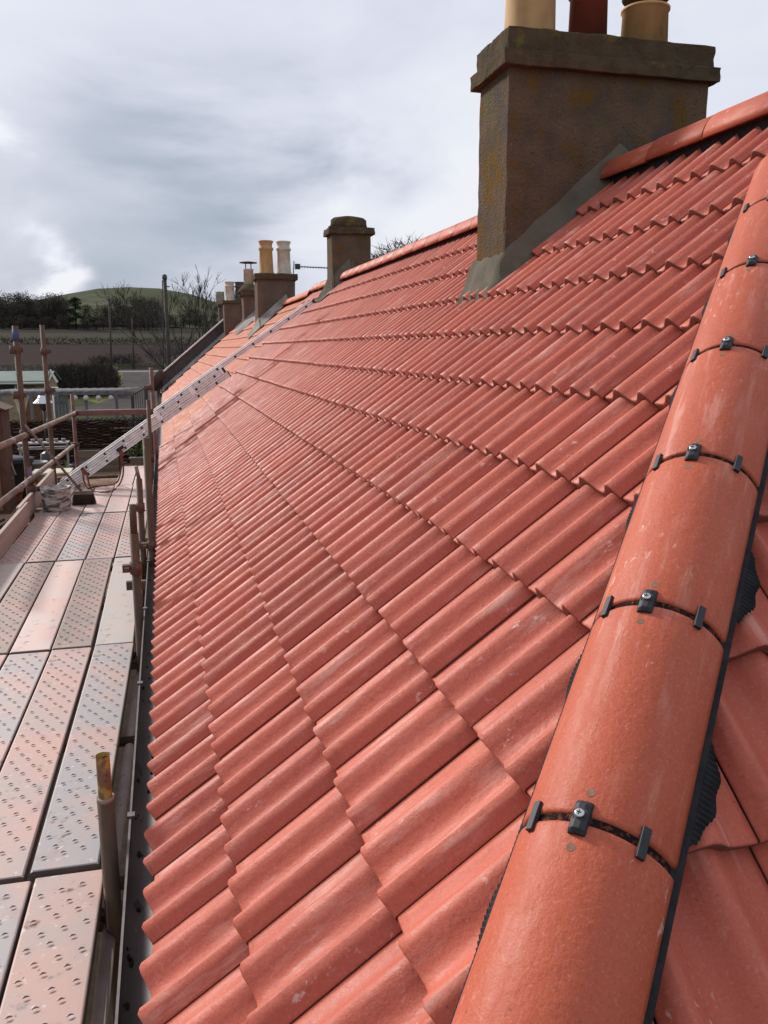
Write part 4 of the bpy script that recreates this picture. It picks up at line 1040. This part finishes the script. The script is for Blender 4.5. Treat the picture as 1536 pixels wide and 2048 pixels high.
# bare branching trees
def bare_tree(name, base, h, seed, label, spread=.42, mt='twig_pale', depth=6, extra=0, r0=.12, stems=4, tip=.006):
    rnd = random.Random(seed); root = tag(empty(name, base), label, 'tree'); mb = MB(); tw = MB(); base = Vector(base)
    def grow(p, d, l, r, dep):
        q = p + d*l*.5 + Vector((rnd.gauss(0, .04), rnd.gauss(0, .04), 0))*l; e_ = q + (d+Vector((rnd.gauss(0, .10), rnd.gauss(0, .10), .06))).normalized()*l*.5
        (mb if dep > depth-3 else tw).tube([p, q, e_], [r, r*.82, r*.66], 6 if dep > 2 else 3, caps=False)
        if dep <= 0: return
        for _ in range(3 if rnd.random() < .55 else 2):
            nd = (d + Vector((rnd.gauss(0, spread), rnd.gauss(0, spread), rnd.uniform(-.05, .35)))).normalized()
            grow(e_, nd, l*rnd.uniform(.66, .86), max(tip, r*.62), dep-1)
    for i in range(stems):
        a = i*6.28/stems+rnd.random(); grow(base+Vector((.15*math.cos(a), .15*math.sin(a), 0)), Vector((.28*math.cos(a), .28*math.sin(a), 1)).normalized(), h*.235, r0, depth)
    if extra: slivers(tw, base+Vector((0, 0, h*.78)), (h*.20, h*.20, h*.17), extra, (.25, .6), .016, rnd, .7)
    mb.build('trunk', M[mt], root); tw.build('branches', M[mt], root); return root
q = atY(378, 700, 50); bare_tree('ash_tree', (q.x, 50, GND), 9.0, 5, 'bare many-stemmed tree behind the far gable parapet', .36, depth=6, r0=.09, stems=4, tip=.012)
q = atY(350, 700, 62); bare_tree('shrub_tree', (q.x, 62, GND), 5.8, 15, 'lower bare shrubby tree left of the many-stemmed one', .5, depth=5, r0=.05, stems=5, tip=.010)
for px, sd_, hh, lb in ((770, 31, 9.0, 'bare tree crown showing over the ridge beside the small chimney'), (808, 33, 9.8, 'taller bare tree crown showing over the ridge')):
    q = atY(px, 560, 42); bare_tree('sycamore_tree', (q.x, 42, GND), hh, sd_, lb, .45, 'twig', extra=2600, depth=6, r0=.14, stems=3, tip=.013)

# hedge mass, hedgerow, scrub
def hedge(name, label, c, rad, n, mt, ln_=(.3, .8), wd=.03, upb=1.2, seed=1):
    mb = MB(); slivers(mb, c, rad, n, ln_, wd, random.Random(seed), upb); o = mb.build(name, M[mt], None, origin=c); tag(o, label, 'hedge'); return o
a = atZ(105, 790, GND); b = atZ(238, 790, GND)
hc_ = Vector(((a.x+b.x)/2-.2, 84, -3.15)); mb = MB(); rn = random.Random(8)
xa_, xb_ = atY(112, 750, 80).x, atY(219, 750, 80).x
for i in range(16):
    x = xa_+(xb_-xa_)*i/15; slivers(mb, (x, 81+rn.uniform(-4, 4), -2.95), (1.0, 5, 1.45+rn.uniform(-.15, .15)), 1100, (.25, .7), .022, rn, 1.5)
tag(mb.build('hedge', M['twig'], None, origin=hc_), 'wide dark leafless hedge beside the lane', 'hedge')
mb = MB(); rn = random.Random(18)
for i in range(60):
    x = -150+i*3.4; slivers(mb, (x, 405+rn.uniform(-2, 2), gh(x, 405)+1.3), (2.6, 2, 1.7+rn.uniform(-.5, .6)), 110, (.4, 1.1), .14, rn, .9)
tag(mb.build('field_hedgerow', M['wood_mass'], None, origin=(-50, 405, 2)), 'long dark hedgerow across the top of the ploughed field', 'hedge')
mb = MB(); rn = random.Random(28)
for i in range(9): x = atY(190+i*10, 700, 215).x; slivers(mb, (x, 215, GND+1.2), (2.2, 2, 1.4+rn.uniform(-.4, .8)), 260, (.3, .9), .05, rn, 1.2)
tag(mb.build('scrub', M['twig_pale'], None, origin=(-25, 215, GND)), 'pale dry scrub at the near edge of the ploughed field', 'bush')
# dry stone wall and small fence by the road
mb = MB(); rn = random.Random(6)
for i in range(110):
    x = -58+i*.38; mb.obox((x, 172+rn.uniform(-.1, .1), GND+.55), Vector((.20, 0, 0)), Vector((0, .25, 0)), Vector((0, 0, .55+rn.uniform(-.12, .18))), rn.uniform(.5, .9))
tag(mb.build('stone_wall', M['stone_wall'], None, origin=(-38, 172, GND)), 'low dry stone wall along the road at the field foot', 'wall')
mb = MB(); rn = random.Random(61)
for i in range(36):
    x = atY(236+i*2.6, 720, 176).x; mb.box((x-.09, 175.9, GND), (x+.09, 176.1, GND+1.1+rn.uniform(-.15, .2)))
mb.box((atY(236, 720, 176).x, 175.85, GND+.5), (atY(330, 720, 176).x, 175.95, GND+.62)); tag(mb.build('post_fence', M['pole'], None, origin=(-20, 176, GND)), 'dark stubby post fence along the grass by the road', 'fence')
# utility poles
def upole(px_t, py_t, px_b, Y, r, label, arm=0):
    t = atY(px_t, py_t, Y); b = atY(px_b, 760, Y); b = Vector((b.x, Y, GND)); root = tag(empty('utility_pole', b), label, 'pole', 'wooden utility poles')
    mb = MB(); mb.tube([b-Vector((0, 0, .3)), t], [r*1.25, r], 10); mb.build('pole_shaft', M['pole'], root)
    mb = MB(); mb.tube([t-Vector((.0, 0, .25)), t-Vector((0, 0, .05))], r*1.35, 10); mb.tube([t+Vector((r, 0, -.6)), t+Vector((r*2.5, 0, -.6))], .03, 6); mb.build('pole_cap', M['sooty'], root)
    return t
t1 = upole(329, 549, 341, 46, .095, 'dark leaning utility pole just left of the far gable')
t2 = upole(218, 597, 224, 118, .12, 'thin utility pole rising behind the hedge')
t3 = upole(264, 632, 269, 175, .13, 'more distant utility pole standing by the road')
mb = MB(); a = atY(325, 560, 45); mb.tube([a, Vector((atY(324, 760, 45).x, 45, GND))], .03, 6); tag(mb.build('stay_wire', M['twig_pale'], None, origin=a), 'pale thin stay beside the leaning utility pole', 'wire')

# ------------------------------------------------------------------ garden behind the scaffold
def xz(px, py, Y): return atY(px, py, Y)
# woven hurdle fences
def hurdle(x0, x1, Y, zt, label, seed, z0=GND, step=.055):
    root = tag(empty('hurdle_fence', ((x0+x1)/2, Y, z0)), label, 'fence', 'woven hazel hurdles'); mb = MB(); rn = random.Random(seed)
    n = int((x1-x0)/.22); zs = int((zt-z0)/step)
    for k in range(zs):
        z = z0+.03+k*step+rn.gauss(0, .006); pts = []
        ph = k % 2
        for i in range(n+1):
            pts.append((x0+(x1-x0)*i/n, Y+(.045 if (i+ph) % 2 else -.045), z+rn.gauss(0, .012)))
        mb.tube(pts, step*.60, 5)
    mb.build('weave', M['wicker'], root); mb = MB()
    for i in range(n+1): mb.tube([(x0+(x1-x0)*i/n, Y, z0), (x0+(x1-x0)*i/n, Y, zt+.06)], .02, 6)
    mb.build('stake', M['wicker'], root)
    mb = MB()
    for i in range(int((x1-x0)/.16)):
        x = x0+.16*i; mb.tube([(x, Y-.05, zt-.02), (x+.2, Y+.03, zt+.07)], .022, 5)
    mb.build('braided_top', M['toe'] if False else M['twig_pale'], root); return root
xl, xr_ = xz(15, 830, 31).x, xz(330, 830, 31).x
hurdle(xl, xr_, 31.0, -2.45, 'long dark woven hurdle fence behind the raised beds', 41)
hurdle(-6.5, xz(78, 1000, 13.6).x, 13.6, -2.62, 'near woven hurdle beside the scaffold, below the guard rail', 42, step=.05)
# raised bed
x0_, x1_ = xz(148, 900, 29).x, xz(236, 900, 29).x
rb = tag(empty('raised_bed', ((x0_+x1_)/2, 29.4, GND)), 'timber raised bed in front of the hurdle fence', 'planter'); mb = MB()
for z in (0, .245, .49): mb.box((x0_, 29, GND+z+.003), (x1_, 29.06, GND+z+.24)); mb.box((x0_, 29.063, GND+z+.003), (x0_+.06, 30.2, GND+z+.24)); mb.box((x1_-.06, 29.063, GND+z+.003), (x1_, 30.2, GND+z+.24))
mb.build('timber_side', M['timber'], rb, bevel=.01); mb = MB(); mb.box((x0_+.062, 29.065, GND+.4), (x1_-.062, 30.2, GND+.66)); mb.build('soil', M['soil'], rb)
x0_, x1_ = xz(262, 905, 30).x, xz(298, 905, 30).x
rb = tag(empty('planter', ((x0_+x1_)/2, 29.4, GND)), 'small pale framed planter at the foot of the house wall', 'planter'); mb = MB()
mb.box((x0_, 29, GND+.02), (x1_, 29.06, GND+.42)); mb.box((x0_, 29.065, GND+.02), (x0_+.05, 29.9, GND+.42)); mb.build('timber_side', M['timber'], rb); mb = MB(); mb.box((x0_-.03, 28.97, GND+.425), (x1_, 29.09, GND+.46)); mb.build('rim', M['slat'], rb)
mb = MB(); slivers(mb, ((x0_+x1_)/2, 29.5, GND+.6), (.5, .3, .3), 160, (.1, .25), .02, random.Random(2)); mb.build('foliage', M['leaf'], rb)
# table
tq = xz(108, 943, 22.5); tb = tag(empty('garden_table', (tq.x, 22.5, GND)), 'pale topped garden table with an orange wood base', 'table')
mb = MB(); mb.box((tq.x-.50, 22.1, tq.z-.02), (tq.x+.42, 22.95, tq.z+.02)); mb.build('tabletop', M['cream'], tb)
for dx in (-.42, .34):
    for dy in (22.15, 22.88): mb = MB(); mb.box((tq.x+dx-.03, dy-.03, GND), (tq.x+dx+.03, dy+.03, tq.z-.02)); mb.build('leg', M['orange_wood'], tb)
mb = MB(); mb.box((tq.x-.1, 22.12, tq.z-.32), (tq.x+.36, 22.15, tq.z-.025)); mb.build('apron', M['orange_wood'], tb)
# potting bench
bq = xz(90, 885, 27.5); pb = tag(empty('potting_bench', (bq.x, 27.5, GND)), 'grey slatted potting bench against the hurdle fence', 'bench')
for zz in (0, -.16): mb = MB(); mb.box((bq.x-.75, 27.2, bq.z+zz-.02), (bq.x+.70, 27.7, bq.z+zz+.02)); mb.build('shelf', M['slat'], pb)
for dx in (-.7, .65): mb = MB(); mb.box((bq.x+dx-.03, 27.3, GND), (bq.x+dx+.03, 27.36, bq.z-.02)); mb.build('leg', M['slat'], pb)
mb = MB()
for i in range(6): mb.lathe((bq.x-.55+i*.22, 27.45, bq.z+.02), [(.05, 0), (.07, .10), (.05, .10)], 10)
mb = mb; o = mb.build('flower_pot', M['grey_pl'], pb)
# bins and tubs
def tub(name, px, py_b, Y, r, h, mt, label, cat, lid=None):
    q = xz(px, py_b, Y); root = tag(empty(name, (q.x, Y, GND)), label, cat)
    mb = MB(); mb.lathe((q.x, Y, GND), [(r*.86, 0), (r*.95, h*.4), (r, h*.92), (r*1.07, h*.93), (r*1.07, h), (r*.94, h), (r*.86, h*.55)], 20); mb.build('tub_body', mt, root)
    if lid: mb = MB(); mb.lathe((q.x, Y, GND+h-.001), [(r*1.09, 0), (r*1.09, .04), (r*.5, .08), (.06, .12)], 20); mb.build('lid', lid, root)
    else: mb = MB(); mb.lathe((q.x, Y, GND+h*.55), [(r*.85, 0), (r*.88, h*.30), (r*.5, h*.33)], 16); mb.build('contents', M['soil'], root)
    return root
tub('water_butt', 28, 950, 24.5, .50, 1.05, M['black_pl'], 'big black water butt left of the outer standards', 'barrel', M['black_pl'])
tub('dustbin', 70, 930, 25.5, .34, .85, M['grey_pl'], 'grey plastic dustbin between the two outer standards', 'bin')
tub('blue_tub', 158, 928, 28.2, .27, .40, M['blue'], 'blue plastic tub against the raised bed', 'tub')
tub('flower_tub', 8, 950, 23.5, .42, .35, M['terracotta'], 'low terracotta tub at the left edge', 'planter')
pt = tub('planted_pot', 128, 950, 24, .30, .45, M['black_pl'], 'dark pot with a yellow green plant beside the table', 'plant pot')
mb = MB(); q = xz(130, 935, 24); slivers(mb, (q.x, 24, GND+.62), (.42, .35, .25), 260, (.10, .28), .025, random.Random(12), .5); mb.build('foliage', M['leaf'], pt)
mb = MB(); q = xz(8, 940, 23.5)
sp = tag(empty('bamboo_canes', (q.x, 23, GND)), 'pale crossed canes leaning by the black water butt', 'canes')
for a, b in (((2, 880), (32, 950)), ((18, 868), (45, 905)), ((0, 910), (25, 958))): mb.tube([xz(a[0], a[1], 23), xz(b[0], b[1], 22.6)], .02, 6)
mb.build('cane', M['slat'], sp)
# brown shed at the left edge
a = xz(17, 812, 23.0); sh = tag(empty('garden_shed', (a.x-1.0, 22.8, GND)), 'dark brown garden shed at the left edge', 'shed')
mb = MB(); mb.box((a.x-2.2, 22, GND), (a.x, 23, a.z)); mb.build('wall', M['shed_brown'], sh)
mb = MB(); mb.prism([(a.x+.12, 21.85, a.z-.02), (a.x-1.1, 21.85, a.z+.50), (a.x-2.3, 21.85, a.z-.02)], (0, 1.25, 0)); mb.build('roof', M['shed_brown'], sh)
mb = MB(); mb.box((a.x-.55, 21.97, GND+.1), (a.x-.15, 21.997, a.z-.3)); mb.build('door', M['brown'], sh)
# shed with green roof
l_, r_ = xz(-40, 745, 44), xz(92, 745, 44)
gs = tag(empty('summerhouse', (r_.x-2, 45, GND)), 'cream boarded summerhouse with a pale green roof', 'shed')
zt = xz(50, 742, 46.5).z; ze = xz(50, 767, 43.6).z
mb = MB(); mb.prism([(l_.x, 43.6, ze), (l_.x, 46.5, zt), (l_.x, 49.4, ze), (l_.x, 49.4, ze-.06), (l_.x, 46.5, zt-.06), (l_.x, 43.6, ze-.06)], (r_.x-l_.x+.1, 0, 0)); mb.build('roof', M['green_roof'], gs)
mb = MB(); mb.box((l_.x+.1, 44, GND), (r_.x-.1, 49, ze+.12)); mb.build('wall', M['shed_cream'], gs)
wq = xz(15, 775, 43.98); mb = MB(); mb.box((wq.x-.35, 43.93, wq.z-.35), (wq.x+.35, 43.998, wq.z+.25)); wi = mb.build('window', M['dark'], gs)
mb = MB()
for dx in (-.38, .36): mb.box((wq.x+dx-.03, 43.91, wq.z-.38), (wq.x+dx+.03, 43.929, wq.z+.28))
mb.box((wq.x-.41, 43.91, wq.z+.285), (wq.x+.39, 43.929, wq.z+.33)); mb.build('frame', M['white'], wi)
wq = xz(55, 775, 43.98); mb = MB(); mb.box((wq.x-.30, 43.93, wq.z-.8), (wq.x+.30, 43.998, wq.z+.2)); mb.build('door', M['brown'], gs)
# bird table
q = xz(103, 745, 36); bt = tag(empty('bird_table', (q.x, 36, GND)), 'whitish gabled bird table beside the green roof', 'bird table')
zc = q.z; mb = MB(); mb.prism([(q.x-.05, 35.8, zc+.12), (q.x-.17, 35.8, zc-.25), (q.x-.14, 35.8, zc-.27), (q.x-.02, 35.8, zc+.08)], (0, .5, 0)); mb.prism([(q.x-.05, 35.8, zc+.12), (q.x+.20, 35.8, zc-.38), (q.x+.17, 35.8, zc-.40), (q.x-.06, 35.8, zc+.05)], (0, .5, 0)); mb.build('roof', M['white'], bt)
mb = MB(); mb.box((q.x-.14, 35.85, zc-.62), (q.x+.20, 36.2, zc-.58)); mb.tube([(q.x+.02, 36, GND), (q.x+.02, 36, zc-.6)], .05, 8); mb.build('post', M['white'], bt)
# pergola with slats and festoon bulbs
PY = 32.5; pl, prr = xz(-30, 789, PY), xz(248, 787, PY)
pg = tag(empty('pergola', ((pl.x+prr.x)/2, PY+1, GND)), 'long pergola with silvered slats and a grey blue beam', 'pergola')
mb = MB(); mb.box((pl.x, PY, pl.z-.06), (prr.x, PY+.08, pl.z+.06)); mb.box((pl.x, PY+1.3, pl.z-.03), (prr.x-.3, PY+1.36, pl.z+.06)); mb.build('beam', M['blue_grey'], pg)
for i in range(15):
    x = pl.x+(prr.x-pl.x)*(i+.4)/15; mb = MB(); mb.obox((x+.25, PY+.65, pl.z+.095), Vector((.045, 0, .0)), Vector((.42, .85, .0)), Vector((0, 0, .028))); mb.build('slat', M['slat'], pg)
for px in (0, 62, 172, 233):
    x = xz(px, 800, PY).x; mb = MB(); mb.box((x-.05, PY-.0, GND), (x+.05, PY+.08, pl.z-.062)); mb.build('post', M['blue_grey'], pg)
x = xz(233, 800, PY).x; mb = MB(); mb.tube([(x, PY+.04, pl.z-.62), (x+.28, PY+.04, pl.z-.95)], .035, 6); mb.build('brace', M['blue_grey'], pg)
for px in (150, 172, 197, 222):
    q = xz(px, 796, PY-.1); root = tag(empty('festoon_bulb', q), 'frosted festoon bulb hanging under the pergola beam', 'light bulb', 'festoon bulbs under the pergola')
    mb = MB(); mb.lathe(q-Vector((0, 0, .10)), [(.02, -.0), (.085, .04), (.10, .10), (.08, .16), (.035, .20)], 14); mb.build('glass_bulb', M['glass'], root)
    mb = MB(); mb.tube([q+Vector((0, 0, .095)), (q.x, q.y, pl.z-.05)], .02, 6); mb.build('cap', M['black'], root)
# patio heater
q = xz(86, 800, 29.5); ph_ = tag(empty('patio_heater', (q.x, 29.5, GND)), 'patio heater with a shiny domed hood beside the brown screen', 'heater')
mb = MB(); mb.lathe((q.x, 29.5, q.z-.06), [(.33, -.05), (.32, -.03), (.20, .08), (.16, .13), (.14, .19), (.02, .20)], 24); mb.build('hood', M['steel'], ph_)
mb = MB(); mb.lathe((q.x, 29.5, q.z-.32), [(.07, 0), (.11, .03), (.13, .18), (.13, .22)], 16); mb.build('burner', M['black'], ph_)
mb = MB(); mb.tube([(q.x, 29.5, GND+.5), (q.x, 29.5, q.z-.3)], .035, 8); mb.lathe((q.x, 29.5, GND), [(.24, 0), (.24, .05), (.22, .6), (.05, .7)], 16); mb.build('stand', M['black_pl'], ph_)
# cloth, screens
cp = [xz(20, 788, 33.2), xz(62, 788, 33.2), xz(55, 802, 33.2), xz(50, 820, 33.2), xz(46, 834, 33.2), xz(42, 834, 33.2), xz(34, 812, 33.2)]
mb = MB(); n = 14
for i in range(n+1):
    f = i/n
    for j in range(5):
        g = j/4; tp = cp[0].lerp(cp[1], g); bt_ = xz(41, 836, 33.2).lerp(xz(49, 836, 33.2), g); e_ = f**.7
        p = tp.lerp(bt_, f); p.x = tp.x+(bt_.x-tp.x)*e_; p.y += .06*math.sin(g*9+f*4); mb.v.append(p)
for i in range(n):
    for j in range(4): a = i*5+j; mb.face((a, a+1, a+6, a+5), True)
o = mb.build('canopy_cloth', M['cloth'], None, origin=cp[0]); so = o.modifiers.new('t', 'SOLIDIFY'); so.thickness = .01; tag(o, 'cream cloth gathered and hanging from the pergola', 'cloth')
a, b = xz(48, 796, 34), xz(104, 834, 34); bs = tag(empty('brown_screen', ((a.x+b.x)/2, 34, GND)), 'brown boarded screen behind the patio heater', 'screen'); mb = MB()
k = 0
z = GND+.02
while z < a.z: mb.box((a.x, 34-.012*(k % 2), z), (b.x, 34.04, min(z+.145, a.z))); z += .15; k += 1
mb.build('boarding', M['brown'], bs); mb = MB(); mb.box((a.x-.08, 33.95, GND), (a.x-.003, 34.06, a.z+.05)); mb.build('post', M['brown'], bs)
a, b = xz(108, 792, 33.4), xz(134, 830, 33.4); bs = tag(empty('slatted_gate', ((a.x+b.x)/2, 33.4, GND)), 'blue grey upright boarded gate by the pergola', 'gate'); mb = MB(); x = a.x
while x < b.x: mb.box((x, 33.4, GND+.05), (x+.10, 33.43, a.z)); x += .125
mb.build('boarding', M['blue_grey'], bs); mb = MB(); mb.box((a.x, 33.433, GND+.4), (b.x, 33.47, GND+.5)); mb.box((a.x, 33.433, a.z-.3), (b.x, 33.47, a.z-.2)); mb.build('rail', M['blue_grey'], bs)
# metal field gate by the lane
gl, gr_ = xz(266, 815, 44), xz(291, 815, 40); fg = tag(empty('metal_gate', gl), 'black scrolled iron gate at the end of the lane', 'gate')
gy = 44; xa, xb = gl.x, xz(291, 790, 44).x; zt_a, zt_b = xz(270, 790, 44).z, xz(291, 776, 44).z
for x, zt_ in ((xa, zt_a), (xb+.05, zt_b+.05)): mb = MB(); mb.box((x-.07, gy-.07, GND), (x+.07, gy+.07, zt_)); mb.build('gate_post', M['pole'], fg)
mb = MB()
for i in range(6):
    f = (i+.5)/6; x = xa+(xb-xa)*f; zt_ = zt_a+(zt_b-zt_a)*f; mb.tube([(x, gy, GND+.1), (x, gy, zt_)], .018, 6)
for f0 in (.1, .45, .8): mb.tube([(xa, gy, GND+f0*1.3), (xb, gy, GND+f0*1.3)], .02, 6)
mb.tube([(xa, gy, zt_a), (xb, gy, zt_b)], .03, 6); mb.build('bars', M['pole'], fg)
mb = MB(); rn = random.Random(77); slivers(mb, (xz(297, 850, 30).x, 29.8, -3.1), (.7, .4, .9), 500, (.2, .5), .014, rn, 1.4)
tag(mb.build('climbing_shrub', M['twig_pale'], None, origin=(xz(297, 850, 30).x, 29.8, -3.1)), 'dry pale shrub at the right end of the hurdle fence', 'shrub')
# dry grass and twigs in the dark gap between deck and wall
mb = MB(); rn = random.Random(55)
for _ in range(1500):
    x = rn.uniform(-.30, .08); y = rn.uniform(1.5, 7.5); z = rn.uniform(-3.6, -2.7); d = Vector((rn.gauss(0, 1), rn.gauss(0, 1), rn.uniform(-.2, 1))).normalized()*rn.uniform(.05, .16); s_ = Vector((.0015, .0015, 0))
    n0 = len(mb.v); p = Vector((x, y, z)); mb.v += [p-s_, p+s_, p+d]; mb.face((n0, n0+1, n0+2))
tag(mb.build('dry_stems', M['twig_pale'], None, origin=(-.1, 4, GND)), 'tangle of dry stems in the gap below the gutter', 'plants', kind='stuff')
